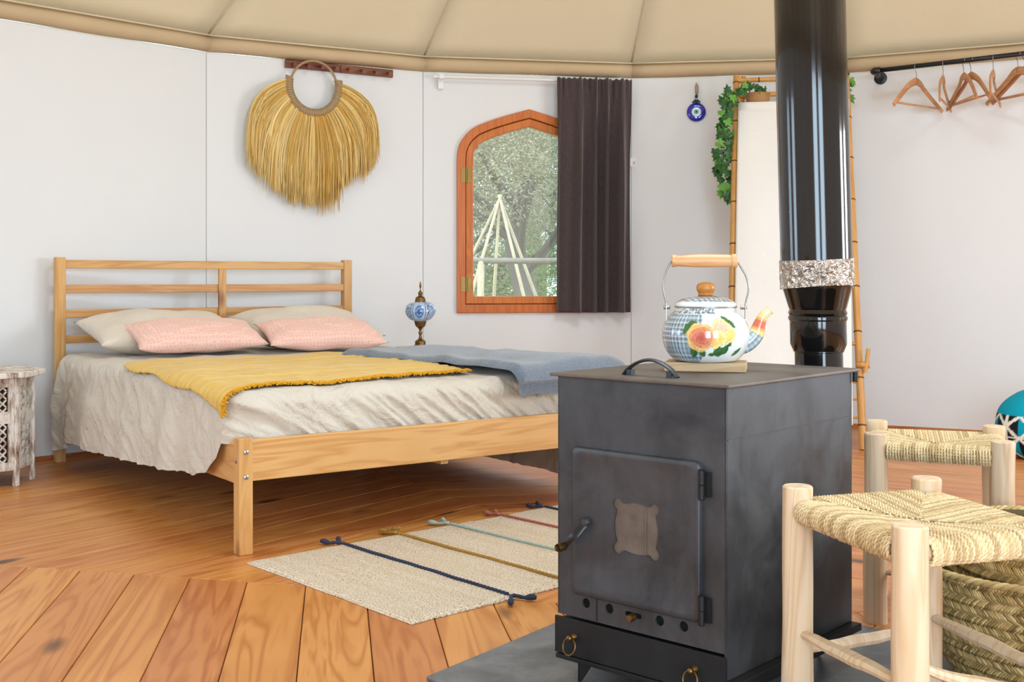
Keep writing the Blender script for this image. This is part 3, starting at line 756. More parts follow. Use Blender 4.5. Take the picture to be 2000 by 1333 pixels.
for s in (-1, 1):
    w = spline([(s*.0655-.003, 0, .2085), (s*.072-.003, 0, .200), (s*.084-.001, 0, .175), (s*.088, 0, .150), (s*.0835, 0, .128), (s*.080, 0, .112)], 6)
    obj('bail', MB().tube(w, .0036, 8, flat=.5, up=(1, 0, 0)), M['wire'], hb, smooth=True)
    b = MB().box((s*.0815, 0, .101), (.0022, .015, .040)); b.box((s*.077, 0, .0840), (.012, .014, .002), RY(-s*.7)); b.lathe([(.0045, -.008), (.0045, .004), (.003, .006)], 12, (s*.079, 0, .1115), RY(pi/2))
    obj('bracket', b, M['steel'], kettle, bevel=.0006)

# ------------------------------------------------------------------ bed
BL = Vector((-2.03, 5.125)); BA = atan2(.5786, .8157); BW = 1.472; BLn = 2.117
bed = empty('bed', (BL.x, BL.y, 0), BA, label='pine double bed frame with a slatted open headboard', cat='bed')
PS = .044
pine = M['pine']
for x in (PS/2, BW-PS/2):
    board('headboard_post', (x, PS/2, 0), (x, PS/2, .917), PS, PS, pine, bed, up=(0, 1, 0))
    board('leg', (x, -BLn+PS/2, 0), (x, -BLn+PS/2, .347), PS, PS, pine, bed, up=(0, 1, 0))
for z0, z1 in ((.867, .905), (.756, .793), (.644, .682), (.530, .566), (.42, .455)):
    board('headboard_slat', (PS-.002, .018, (z0+z1)/2), (BW-PS+.002, .018, (z0+z1)/2), .020, z1-z0, pine, bed)
board('headboard_rail', (PS-.002, .020, .28), (BW-PS+.002, .020, .28), .020, .12, pine, bed)
board('headboard_stile', (.772, .004, .26), (.772, .004, .868), .036, .020, pine, bed, up=(0, 1, 0))
board('footboard', (PS-.002, -BLn+.018, .279), (BW-PS+.002, -BLn+.018, .279), .022, .124, pine, bed)
for x in (.013, BW-.013):
    board('side_rail', (x, -BLn+PS-.002, .269), (x, .002, .269), .020, .120, pine, bed)
board('centre_beam', (BW/2, -BLn+.035, .22), (BW/2, 0.01, .22), .03, .04, pine, bed)
for i in range(14):
    y = -.10-i*.145; board('bed_slat', (.024, y, .262), (BW-.024, y, .262), .07, .016, pine, bed, bevel=0)
m = MB()
for z in (.306, .232):
    obj('bolt', MB().lathe([(.0075, 0), (.0075, .002), (.004, .0035)], 14, (.022, -BLn-.0002, z), RX(pi/2)), M['steel'], bed, smooth=True, angle=40)
obj('bolt', MB().lathe([(.0075, 0), (.0075, .002), (.004, .0035)], 14, (.0002, -BLn+.022, .279), RY(-pi/2)), M['steel'], bed, smooth=True, angle=40)
def rbox(x0, x1, y0, y1, z0, z1, r, nseg=5):
    m = MB(); prev = None; rings = []
    zs = [(z0+r*(1-cos(a)), r*(1-sin(a))) for a in [pi/2*i/nseg for i in range(nseg+1)]]; zs += [(z1-(z-z0), o) for z, o in reversed(zs)]
    n = 0
    for z, o in zs:
        pts = rrect(x0+o, x1-o, y0+o, y1-o, max(.02, r*1.5-o), 5); n = len(pts); rings.append(m.addv([(x, y, z) for x, y in pts]))
    for a, b in zip(rings, rings[1:]): m.quadstrip(a, b, n)
    m.f.append(tuple(reversed(range(rings[0], rings[0]+n)))); m.f.append(tuple(range(rings[-1], rings[-1]+n))); return m
obj('mattress', rbox(.052, BW-.052, -2.005, -.005, .271, .470, .045), M['sheet_white'], loc=(BL.x, BL.y, 0), rot=BA, smooth=True, label='white covered mattress peeking out at the head of the pine bed', cat='mattress')
# sheet
XL, XR, YF, YH = .056, BW-.056, -2.018, -.055; CR = .06; TOPZ = .492
def perim(n):
    pts = []
    L1 = abs(YF+CR-YH); Lc = pi/2*CR; L2 = XR-XL-2*CR; tot = 2*L1+2*Lc+L2
    for i in range(n):
        s = tot*i/(n-1)
        if s < L1: pts.append((XL, YH-s, -1, 0, s))
        elif s < L1+Lc:
            a = (s-L1)/CR; pts.append((XL+CR-CR*cos(a), YF+CR-CR*sin(a), -cos(a), -sin(a), s))
        elif s < L1+Lc+L2: pts.append((XL+CR+(s-L1-Lc), YF, 0, -1, s))
        elif s < L1+2*Lc+L2:
            a = (s-L1-Lc-L2)/CR; pts.append((XR-CR+CR*sin(a), YF+CR-CR*cos(a), sin(a), -cos(a), s))
        else: pts.append((XR, YF+CR+(s-L1-2*Lc-L2), 1, 0, s))
    return pts
def rdg(v): return 1-2*min(1, abs(v)*2.2)
def topz(x, y): return TOPZ-.003+.007*nz(x*3, y*3, 1)+.003*rdg(nz(x*7, y*3, 4))-.014*smooth((-y-1.6)/.45)
def sheet():
    m = MB(); N = 760; P = perim(N); nt = 14; nd = 34
    for i, (px, py, ox, oy, s) in enumerate(P):
        cx, cy = BW/2, max(py, YF+.5) if py < YF+.5 else py
        if abs(oy) > .5 or py < YF+.5: cy = max(cy, YF+.5)
        for j in range(nt):
            t = j/nt; t = 1-(1-t)**1.5; x = lerp(BW/2+(px-BW/2)*.0, px, t); y = lerp(cy, py, t)
            m.v.append((x, y, topz(x, y)))
        l = -py
        if ox < -.02 and oy > -.98 or (ox < -.5): side = 'L'
        if px < BW/2:
            hem = interp(l, [(.05, .07), (.15, .075), (.30, .11), (.31, .13), (.6, .135), (1.0, .15), (1.5, .180), (1.83, .205), (1.90, .222), (1.96, .262), (2.0, .312)])
            if oy < -.3: hem = .322
            if oy < -.95: hem = .325
        else:
            hem = interp(l, [(0, .05), (1.8, .045), (1.93, .12), (1.99, .322)])
            if oy < -.3: hem = .322
            if oy < -.95: hem = .325
        hem += .006*nz(s*7)+.004*nz(s*23)
        foot = smooth((-oy-.5)/.4); r = .055*(1-foot)+.050*foot
        lft = 1-foot; tz = topz(px, py); Dn = tz-hem
        for j in range(nd+1):
            f = j/nd; d = f*(Dn+.57*r)
            if d < pi/2*r: o_, dn = r*sin(d/r), r*(1-cos(d/r))
            else: o_, dn = r, r+(d-pi/2*r)
            flare = .028*lft*smooth(dn/.25)
            amp = (.016*lft+.006*foot)*smooth(dn/.20)
            w = amp*(sin(s*26+2.5*nz(s*2, 1))*.55+nz(s*10, dn*2)*.9)
            # slanting folds towards the foot corner
            w += (.004*lft+.006*foot)*smooth(dn/.04)*rdg(nz(s*9-dn*13, dn*3, 2))+(.003*lft+.004*foot)*smooth(dn/.04)*rdg(nz(s*24-dn*30, dn*6, 8))+(.010*foot)*smooth(dn/.04)*nz(s*6-dn*8, dn*4, 12)
            if foot > .5: w = max(-.016, min(w, .012))
            if px < BW/2 and .27 < l < .31: w -= .02*smooth(dn/.05)
            if lft > .5: w = max(w, -.006)
            o_ += flare+w
            m.v.append((px+ox*o_, py+oy*o_, tz-dn))
    nc = nt+nd+1
    for i in range(N-1):
        for j in range(nc-1):
            a = i*nc+j; m.f.append((a, a+1, a+nc+1, a+nc))
    return m
o = obj('bed_sheet', sheet(), M['linen'], loc=(BL.x, BL.y, 0), rot=BA, smooth=True, label='rumpled cream linen sheet draped over the pine bed', cat='sheet')
# pillows
def pillow(w, d, t, seed, edge=.0):
    m = MB()
    for sgn in (1, -1):
        base = len(m.v); nu, nv = 40, 28
        for j in range(nv):
            for i in range(nu):
                u = -1+2*i/(nu-1); v = -1+2*j/(nv-1)
                pin = 1-.07*(1-abs(u)**2)*abs(v)**3*1.2; pin2 = 1-.07*(1-abs(v)**2)*abs(u)**3
                x = u*w/2*pin2; y = v*d/2*pin
                h = t/2*((1-abs(u)**2.6)*(1-abs(v)**2.4))**.55
                h *= 1+.16*nz(u*1.7+seed, v*1.7)+.05*nz(u*5, v*5+seed)
                m.v.append((x, y, sgn*h+.010*nz(u*2, v*2+seed)))
        for j in range(nv-1):
            for i in range(nu-1):
                a = base+j*nu+i; m.f.append((a, a+1, a+nu+1, a+nu))
    return m
def b2w(x, l, z):
    c, s_ = cos(BA), sin(BA); return (BL.x+x*c+l*s_, BL.y+x*s_-l*c, z)
def place_pillow(name, x, l, z, w, d, t, pitch, yaw, seed, mat, label, group, roll=0):
    m = pillow(w, d, t, seed); me = obj(name, m, mat, smooth=True, loc=b2w(x, l, z), label=label, cat='pillow', group=group)
    bm = bmesh.new(); bm.from_mesh(me.data); bmesh.ops.remove_doubles(bm, verts=bm.verts, dist=.0008); bmesh.ops.recalc_face_normals(bm, faces=bm.faces); bm.to_mesh(me.data); bm.free()
    me.rotation_euler = (Matrix.Rotation(BA+yaw, 3, 'Z')@Matrix.Rotation(pitch, 3, 'X')@Matrix.Rotation(roll, 3, 'Y')).to_euler(); return me
place_pillow('pillow', .40, .27, .585, .68, .42, .17, radians(12), radians(1), 1, M['pillow_beige'], 'plain beige pillow at the left side of the headboard', 'beige pillows')
place_pillow('pillow', 1.09, .25, .588, .66, .42, .17, radians(12), radians(-1), 5, M['pillow_beige'], 'plain beige pillow at the right side of the headboard', 'beige pillows')
place_pillow('cushion', .46, .50, .578, .58, .27, .12, radians(20), radians(1), 9, M['pink'], 'pale pink patterned cushion in front of the left beige pillow', 'pink cushions')
place_pillow('cushion', 1.02, .57, .572, .56, .28, .12, radians(18), radians(-6), 14, M['pink'], 'pale pink patterned cushion in front of the right beige pillow', 'pink cushions')
# mustard throw
def throw():
    m = MB()
    def fn(u, v):
        # u across the bed 0 left(over the edge) -> 1 right, v 0 head side -> 1 foot side
        lb = lerp(.96, .86, smooth(u*1.3))-.05*sin(pi*u)*0; lf = interp(u, [(0, 2.005), (.1, 1.99), (.3, 1.955), (.6, 1.93), (1, 1.87)])
        l = lerp(lb, lf, v)+.010*nz(u*9, v*3); x = lerp(-.0, .925+.015*nz(v*6, 3), u)
        ov = lerp(.02, .075, v)+.012*sin(v*14)
        s = XL-ov-.015+(x)*(1+(ov)/.925)  # distance measured on the cloth
        z = topz(max(x, XL), -l)+.009+.011*abs(nz(l*24+.8*x, x*2.0, 6))+.006*smooth((nz(x*3, l*3, 9)+.2))
        if s < XL:
            q = XL-s; r = .055; a = min(q/r, 1.3); X = XL-r*sin(a)-.012; z -= r*(1-cos(a))+max(0, q-1.3*r)
        else: X = s-.012*(1-smooth((s-XL)/.1))
        if l > 1.96 : z -= .35*(l-1.96)**1
        return (X, -l, z)
    return m.grid(150, 130, fn), fn
tm, tf = throw()
thr = obj('throw_blanket', tm, M['muslin'], loc=(BL.x, BL.y, 0), rot=BA, smooth=True, solid=.005, label='crinkled mustard yellow throw spread across the pine bed', cat='blanket')
fm = MB()
for i in range(420):
    u = i/419; p = Vector(tf(u, 1)); q = [p+Vector((0, .004, .002)), p+Vector((random.uniform(-.006, .006), -.008, random.uniform(0, .006))), p+Vector((random.uniform(-.01, .01), -.016-random.random()*.008, -.002+random.uniform(-.002, .006)))]
    fm.tube(q, [.0028, .0036, .0022], 5)
obj('fringe', fm, M['fringe'], thr, kind='stuff')
# folded grey blanket
def bl_fn(u, v, lay=0):
    # u: along length from l=1.08 to foot and over ; v: across 0 = left edge .. 1 right over edge
    q = u*1.09; l = 1.07+q; xl = interp(l, [(1.07, .86), (1.7, .985), (2.05, .985), (2.3, 1.03)])
    p = v*(1.472+.14-xl); x = xl+p+.012*nz(l*3, 2)
    z = TOPZ+.006+.006*smooth(nz(x*3, l*4, 7)+.3)+.016*nz(x*5, l*4, 12)*.8+.006*(1-min(1, abs(nz(x*4+l*3, l*2, 3))*3))+.012*smooth((l-1.5)/.3)*smooth((v-.25)/.3)
    X, Lq = x, l; drop = 0
    LF = 2.045; r = .05
    if l > LF:
        a = min((l-LF)/r, 1.45); Lq = LF+r*sin(a); drop = r*(1-cos(a))+max(0, (l-LF)-1.45*r)
    XRr = BW-.075
    if x > XRr:
        a = min((x-XRr)/.06, 1.4); X = XRr+.06*sin(a)+.02; drop += .06*(1-cos(a))+max(0, (x-XRr)-.084)
        X += .02*smooth(drop/.05)
    if l > LF: Lq += .045
    z -= drop
    return Vector((X, -Lq, z))
def blanket():
    m = MB(); nu, nv = 70, 60
    th = lambda u, v: (.022+.010*nz(u*4, v*3))*min(1, (v/.035)**.5)*min(1, (u/.03)**.5)*min(1, ((1.0001-u)/.02)**.5)+.004
    def up(u, v):
        p = bl_fn(u, v); h = th(u, v)
        # direction of offset : mostly up, outward when hanging
        e = .004; a = bl_fn(min(1, u+e), v)-bl_fn(max(0, u-e), v); b = bl_fn(u, min(1, v+e))-bl_fn(u, max(0, v-e)); n = b.cross(a)
        n.normalize()
        if n.z < -.2: n = -n
        return p+n*h
    m.grid(nu, nv, up); m.grid(nu, nv, lambda u, v: bl_fn(u, v))
    # side walls
    k = nu*nv
    for i in range(nu-1): m.f.append((i, i+1, k+i+1, k+i)); a = (nv-1)*nu+i; m.f.append((a, a+1, k+a+1, k+a))
    for j in range(nv-1): a = j*nu; b = a+nu; m.f.append((a, b, k+b, k+a)); a = j*nu+nu-1; b = a+nu; m.f.append((a, b, k+b, k+a))
    return m
obj('folded_blanket', blanket(), M['wool'], loc=(BL.x, BL.y, 0), rot=BA, smooth=True, angle=70, label='folded blue-grey wool blanket hanging over the far foot corner of the bed', cat='blanket')

# ------------------------------------------------------------------ carved side tables
def side_table(loc, label, rot=0, H_=.452):
    t = empty('side_table', loc, rot, label=label, cat='table', group='whitewashed carved side tables')
    R_ = .196
    def oct_(r): return [(r*cos(radians(22.5+45*i)), r*sin(radians(22.5+45*i))) for i in range(8)]
    m = MB().prism(oct_(.250), H_-.022, H_); obj('table_top', m, M['whitewash'], t, bevel=.004)
    C = oct_(R_)
    for i in range(8):
        a, b = Vector(C[i]), Vector(C[(i+1) % 8]); mid = (a+b)/2; ang = atan2((b-a).y, (b-a).x); Ls = (b-a).length
        obj('corner_post', MB().box((0, 0, (H_-.022)/2), (.020, .020, H_-.022)).box((0, -.006, .2), (.008, .012, .38)), M['whitewash'], t, loc=(a.x, a.y, 0), rot=radians(22.5+45*i)+pi/2, bevel=.003)
        p = MB(); w = Ls-.018
        for z0, z1, y in ((.405, .43, 0), (.262, .285, 0), (.065, .085, 0)): p.box((0, y, (z0+z1)/2), (w, .014, z1-z0))
        for z0, z1 in ((.285, .405), (.085, .262)):
            for s in (-1, 1): p.box((s*(w/2-.012), 0, (z0+z1)/2), (.022, .011, z1-z0))
            hx = w/2-.023; zz = z0+.012
            for q in ((z0+.006), (z1-.006)): p.box((0, 0, q), (2*hx, .011, .012))
            nz_ = int((z1-z0-.024)/.026)
            for k in range(nz_+1):
                zc_ = z0+.012+(z1-z0-.024)*k/max(1, nz_)
                for xk in (-hx*.5, hx*.5):
                    for an in (pi/4, -pi/4): p.box((xk, 0, zc_), (.040, .009, .0055), RY(an))
                    p.lathe([(.006, -.006), (.006, .006)], 8, (xk, 0, zc_), RX(pi/2))
                for an in (0,): p.box((0, 0, zc_), (.018, .009, .018), RY(pi/4))
        obj('carved_panel', p, M['whitewash'], t, loc=(mid.x, mid.y, 0), rot=ang)
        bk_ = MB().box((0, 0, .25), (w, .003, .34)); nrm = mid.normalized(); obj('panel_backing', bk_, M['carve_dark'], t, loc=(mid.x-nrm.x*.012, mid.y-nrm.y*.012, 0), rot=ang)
        # scalloped skirt
        sk = [(-w/2, .066)]+[(-w/2+w*q/10, .066-.018*abs(cos(pi*q/10))**.6*.8) for q in range(11)]+[(w/2, .066)]
        sm = MB()
    return t
side_table((-2.142, 4.63, 0), 'whitewashed carved octagonal side table left of the bed', 0)
side_table((-.415, 5.76, 0), 'whitewashed carved octagonal table under the blue lamp behind the bed', .2, .472)
# ------------------------------------------------------------------ turkish lamp
LY = 5.76; lk = LY/F; LXp = (821-1000)/F*LY
lamp = empty('table_lamp', (LXp, LY, .4725), label='small brass table lamp with a blue mosaic glass globe', cat='lamp')
def lz(y): return (676-y)*lk
obj('base', MB().lathe(spline([(18*lk, 0), (19*lk, lz(673)), (11*lk, lz(669)), (10*lk, lz(662)), (4*lk, lz(657)), (2.5*lk, lz(650)), (4*lk, lz(646)), (2.5*lk, lz(641)), (4.5*lk, lz(637)), (9.5*lk, lz(632)), (12*lk, lz(624)), (12*lk, lz(622))], 5), 32), M['old_brass'], lamp, smooth=True)
gp = spline([(12*lk, lz(623)), (22*lk, lz(618)), (29.5*lk, lz(606)), (27*lk, lz(593)), (19*lk, lz(586.5)), (10*lk, lz(585))], 8); m = MB(); m.c = []; sg = 96; rings = []
for r, z in gp:
    rings.append(m.addv([(r*cos(2*pi*i/sg), r*sin(2*pi*i/sg), z) for i in range(sg)]))
    for i in range(sg):
        a = i/sg*6; fa = abs((a % 1)-.5); zz = (z-lz(604))/(20*lk)
        if fa > .45: c = srgb(225, 232, 240)
        elif fa > .40: c = srgb(60, 80, 120)
        else:
            if int(a) % 2 == 0:
                d = hypot(fa*2.6, zz*1.2); c = srgb(60, 90, 160) if d < .35 else srgb(150, 185, 220) if d < .5 else srgb(84, 120, 180) if d < .75 else srgb(170, 200, 228)
            else:
                v = nz(a*30, z*160); c = srgb(70, 110, 170) if v > .15 else srgb(140, 170, 205) if v > -.2 else srgb(190, 205, 225)
        m.c.append(c)
for a, b in zip(rings, rings[1:]): m.quadstrip(a, b, sg)
obj('globe', m, M['mosaic'], lamp, smooth=True)
obj('cap', MB().lathe(spline([(12*lk, lz(587)), (10.5*lk, lz(583)), (9*lk, lz(577)), (4*lk, lz(573)), (4.5*lk, lz(568)), (2*lk, lz(564)), (.8*lk, lz(560)), (2.2*lk, lz(555)), (1.5*lk, lz(550)), (.3*lk, lz(545))], 5), 28), M['old_brass'], lamp, smooth=True)

# ------------------------------------------------------------------ rug
RA = Vector((-.7626, 3.312)); RANG = radians(41.8)
rug = empty('rug', (RA.x, RA.y, 0), RANG, label='cream jute rug with coloured cord stripes lying in front of the bed', cat='rug')
RL_, RWd = 1.49, .785
def rugf(top):
    def fn(u, v):
        x = u*RL_; e = .004*nz(x*20, 0)+(.003*sin(x*330) if v in (0, 1) else 0); y = -v*RWd+(e if v < .5 else -e)
        z = .009+.002*nz(x*3, y*3, 2) if top else .001
        if top: z = z*min(1, .45+min(v, 1-v)*40)*min(1, .4+min(u, 1-u)*70)
        return (x+.004*nz(y*7, x*.1)*(1 if u in (0, 1) else 0), y, z)
    return fn
m = MB(); nu, nv = 260, 60; m.grid(nu, nv, rugf(True)); m.grid(nu, nv, rugf(False)); k = nu*nv
for i in range(nu-1):
    for a in (i, (nv-1)*nu+i): m.f.append((a, a+1, k+a+1, k+a))
for j in range(nv-1):
    for a in (j*nu, j*nu+nu-1): m.f.append((a, a+nu, k+a+nu, k+a))
obj('rug_body', m, M['rugm'], rug, smooth=True, angle=50)
for (x, yarn) in ((.32, 'navy'), (.53, 'mustard'), (.745, 'teal'), (.965, 'rose'), (1.17, 'navy')):
    m = MB(); n = 52
    for k in range(n):   # stitches of the twisted cord
        y0 = -.01-(RWd-.02)*k/n; y1 = y0-(RWd-.02)/n*.93
        wv = .004*nz(k*.15, x*9); y1 = y0+(y1-y0)*.86; m.tube([(x-.003+wv, y0, .009), (x-.001+wv, y0+(y1-y0)*.3, .0125), (x+.001+wv, y0+(y1-y0)*.7, .0125), (x+.003+wv, y1, .009)], [.0026, .0052, .0052, .0026], 6)
    c = obj('cord_stripe', m, M['yarn_'+yarn], rug, smooth=True, label={'navy': 'navy blue cord', 'mustard': 'mustard cord', 'teal': 'pale teal cord', 'rose': 'dusty red cord'}[yarn], kind='stuff')
    for end in (0, 1):
        y = 0 if end == 0 else -RWd; sy = 1 if end == 0 else -1
        for q in range(2):
            a = random.uniform(.2, .9)*(1 if q else -1); tm_ = MB(); pth = []; Lt = .058+.02*random.random()
            for k in range(9):
                t = k/8; pth.append((x+sin(a)*Lt*t, y+sy*cos(a)*Lt*t+.002, .010+.006*sin(t*9)*.3))
            tm_.tube(pth, [.004, .0055, .0042, .0056, .0042, .0065, .0085, .0082, .005], 8)
            if yarn == 'mustard':
                for f_ in range(26):
                    p0 = Vector(pth[5]); d = Vector((random.uniform(-1, 1), random.uniform(-1, 1), random.uniform(0, .6)))*.022; p1 = p0+d; p1.z = max(.003, p1.z); tm_.tube([p0, p1], [.0018, .001], 4)
            obj('tassel', tm_, M['yarn_'+yarn], rug, smooth=True)

# ------------------------------------------------------------------ stools
def stool(name, C4, H_, rungs, label, step, ncord, seatz, seed):
    cx = sum(c[0] for c in C4)/4; cy = sum(c[1] for c in C4)/4
    rnd = random.Random(seed)
    st = empty(name, (cx, cy, 0), label=label, cat='stool', group='rush-seated pale wood stools')
    Cn = [Vector((c[0]-cx, c[1]-cy)) for c in C4]; rr = .0278
    for i, c in enumerate(Cn):
        path = []; rad = []
        for k in range(22):
            t = k/21; z = H_[i]*t; path.append((c.x+.004*nz(i*3+seed, t*2), c.y+.004*nz(i*5+seed, t*2, 3), z)); rad.append(rr*(1+.06*nz(i*7+seed, t*3, 5))*(1.02-.06*t))
        path = path[:-1]+[(path[-1][0], path[-1][1], H_[i]-.003), (path[-1][0], path[-1][1], H_[i])]; rad = rad+[rad[-1]-.0025]
        # cross section slightly faceted
        m = MB(); m.tube(path, rad, 14); obj('leg', m, M['pale'], st, smooth=True, angle=38)
    for a, b, z0, z1, r in rungs:
        A_, B_ = Cn[a], Cn[b]; n = 12; pts = [(lerp(A_.x, B_.x, k/n), lerp(A_.y, B_.y, k/n), lerp(z0, z1, k/n)+.004*nz(k*.4, seed+a)) for k in range(1, n)]
        pts = [(A_.x*.94+B_.x*.06, A_.y*.94+B_.y*.06, z0)]+pts[1:-1]+[(A_.x*.06+B_.x*.94, A_.y*.06+B_.y*.94, z1)]
        rd = [r*(.72+.42*sin(pi*min(1, max(0, k/(len(pts)-1)))))*(1+.08*nz(k*.6, b+seed)) for k in range(len(pts))]
        obj('rung', MB().tube(pts, rd, 8, flat=.8), M['pale'], st, smooth=True, angle=30)
    # seat rails
    for i in range(4):
        a, b = Cn[i], Cn[(i+1) % 4]; obj('seat_rail', MB().tube([(a.x, a.y, seatz), (b.x, b.y, seatz)], .013, 8), M['pale'], st, smooth=True)
    Cc = sum(Cn, Vector((0, 0)))/4; m = MB(); m.c = []
    cols = [srgb(222, 196, 148), srgb(226, 204, 160), srgb(210, 182, 134), srgb(228, 206, 162), srgb(194, 166, 120)]
    RR = .019; rc = .0024
    for i in range(4):
        A_, B_ = Cn[i], Cn[(i+1) % 4]; e = (B_-A_); Le = e.length; e.normalize(); nin = Vector((-e.y, e.x)); 
        if nin.dot(Cc-(A_+B_)/2) < 0: nin = -nin
        hgt = (Cc-A_).dot(nin)
        trim = .026; n = ncord
        for k in range(n):
            f = (trim+(Le-2*trim)*(k+.5)/n)/Le; dep = hgt*min(f, 1-f)*2*.985
            if dep < .012: dep = .012
            base = A_+e*(f*Le)
            path = []
            # under -> around -> top -> inward
            arc = [radians(250-200*q/7) for q in range(8)]       # 250deg(under) .. 50deg? measured from inward axis
            for q in range(9):
                an = radians(-110-160*q/8+0); # from below-inside, around the outside, to the top
                ox_ = cos(an)*RR*1.05; oz_ = sin(an)*RR
                path.append((ox_, oz_))
            # an: -110 -> -270 : x cos, z sin ; x negative = outside
            nlen = max(2, int(dep/step)); x0 = path[-1][0]
            for q in range(1, nlen+1):
                d = dep*q/nlen; path.append((max(x0, 0)+d, RR-.014*smooth(d/hgt)+.0015*nz(k*1.3, d*40, i)))
            # resample by step
            pts = [Vector((base.x+nin.x*u, base.y+nin.y*u, seatz+w)) for u, w in path]
            res = [pts[0]]; 
            for p, q2 in zip(pts, pts[1:]):
                ns = max(1, int((q2-p).length/step+.5))
                for s_ in range(1, ns+1): res.append(p.lerp(q2, s_/ns))
            col = rnd.choice(cols); ph0 = rnd.random()*6; dist = 0
            for s2 in (0, pi):
                hp_ = []; dist = 0; e3 = Vector((e.x, e.y, 0))
                for q in range(len(res)):
                    if q: dist += (res[q]-res[q-1]).length
                    t_ = (res[min(q+1, len(res)-1)]-res[max(q-1, 0)]).normalized(); up_ = t_.cross(e3)
                    a2 = ph0+s2+dist/.016*2*pi; hp_.append(res[q]+(e3*cos(a2)*1.0+up_*sin(a2)*.8)*rc*.88)
                n0 = len(m.v); m.tube(hp_, rc, 4, cap=False); fj = rnd.uniform(.9, 1.08); cj = [v*fj for v in col[:3]]
                m.c += [(*cj, 1)]*(len(m.v)-n0)
    obj('woven_seat', m, M['cord'], st, smooth=True, kind='stuff', label='twisted seagrass cord woven in four triangles')
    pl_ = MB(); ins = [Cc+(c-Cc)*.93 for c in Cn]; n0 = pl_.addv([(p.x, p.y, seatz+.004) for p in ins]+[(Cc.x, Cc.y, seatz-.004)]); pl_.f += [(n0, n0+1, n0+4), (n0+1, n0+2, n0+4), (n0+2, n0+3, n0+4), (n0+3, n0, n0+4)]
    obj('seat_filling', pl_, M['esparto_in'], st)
    return st
S1 = [(.503, 2.028), (.589, 1.704), (.842, 1.786), (.760, 2.112)]
stool('stool', S1, (.456, .456, .456, .456), [(0, 1, .200, .215, .0125), (0, 3, .165, .178, .012), (3, 2, .205, .205, .0125), (1, 2, .245, .165, .0115)], 'pale wooden stool with woven rush seat nearest the camera', .0030, 38, .413, 3)
S2 = [(.868, 2.752), (1.126, 2.64), (1.222, 2.92), (.950, 3.00)]
stool('stool', S2, (.452, .448, .448, .452), [(0, 1, .12, .13, .011), (1, 2, .16, .16, .011), (2, 3, .12, .12, .011), (3, 0, .17, .17, .011)], 'pale wooden stool with woven rush seat behind the nearer stool', .0045, 36, .409, 8)

# ------------------------------------------------------------------ esparto baskets
def basket(name, loc, prof, bands, label, seed, rimwave=.008):
    b = empty(name, loc, label=label, cat='basket', group='nested esparto baskets')
    rnd = random.Random(seed); H_ = prof[-1][1]
    rad = lambda z: interp(z, [(p[1], p[0]) for p in prof])
    wob = lambda a: 1+.025*sin(2*a+seed)+.015*sin(3*a+1)
    rimz = lambda a, z: z+rimwave*sin(2*a+seed*2)*(z/H_)**2
    m = MB(); n = 72; rings = []
    for q in range(12):
        z = H_*q/11; rings.append(m.addv([((rad(z)-.006)*wob(a)*cos(a), (rad(z)-.006)*wob(a)*sin(a), rimz(a, z)) for a in [2*pi*i/n for i in range(n)]]))
    for a_, b_ in zip(rings, rings[1:]): m.quadstrip(a_, b_, n)
    m.f.append(tuple(range(rings[0], rings[0]+n)))
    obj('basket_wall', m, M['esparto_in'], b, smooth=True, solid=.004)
    m = MB(); m.c = []; cols = [srgb(176, 146, 88), srgb(192, 164, 106), srgb(148, 120, 68), srgb(210, 184, 126), srgb(154, 134, 82), srgb(184, 152, 98)]
    bh = H_/bands
    for q in range(bands*2):
        zc_ = (q+.5)*bh/2; sl = 1 if q % 2 else -1; r = rad(zc_); nst = int(2*pi*r/.0058)
        for i in range(nst):
            a = 2*pi*(i+.5*(q % 2))/nst+rnd.uniform(-.004, .004); hl = bh/2*.60; tl = .0105/r
            pts = []
            for t in (-1, 0, 1):
                aa = a+sl*t*tl; z = zc_+t*hl*1.0; rr_ = rad(max(0, min(H_, z)))*wob(aa)+(.0035 if t == 0 else -.001); pts.append((rr_*cos(aa), rr_*sin(aa), rimz(aa, min(max(z, 0.001), H_))))
            n0 = len(m.v); m.tube(pts, [.0016, .0033, .0016], 4, cap=False, flat=.6, up=(cos(a), sin(a), 0)); c = rnd.choice(cols); f = rnd.uniform(.75, 1.15)
            m.c += [(c[0]*f, c[1]*f, c[2]*f, 1)]*(len(m.v)-n0)
    obj('plaited_strands', m, M['esparto'], b, kind='stuff')
    m = MB(); m.c = []; n = 400
    for s2 in range(3):
        pts = []
        for i in range(n):
            a = 2*pi*i/n; w = a*34+s2*2*pi/3; r = rad(H_)*wob(a)+.004*cos(w)+.001; pts.append((r*cos(a), r*sin(a), rimz(a, H_)+.004*sin(w)))
        n0 = len(m.v); m.tube(pts, .0042, 5, closed=True); c = cols[(s2*2+3) % 6]; m.c += [c]*(len(m.v)-n0)
    obj('rim', m, M['esparto'], b, smooth=True)
    return b
basket('basket', (1.105, 2.31, .009), [(.19, 0), (.225, .05), (.262, .13), (.283, .20), (.288, .252)], 7, 'large plaited esparto basket on the floor under the nearest stool', 2)
basket('basket', (1.115, 2.27, .075), [(.16, 0), (.215, .06), (.242, .13), (.25, .20), (.25, .238)], 6, 'slightly smaller esparto basket nested inside the larger one', 5, .004)

# ------------------------------------------------------------------ things on the walls
def wroot(name, px, py, off, **tags):
    j, u, h, s, ang = wallhit(px, py, off); A, B, _ = seg(j); d = (B-A).normalized(); nin = Vector((d.y, -d.x)); p = A+d*u+nin*off
    o = empty(name, (p.x, p.y, h), ang, **tags); return o, s/F, ang, u
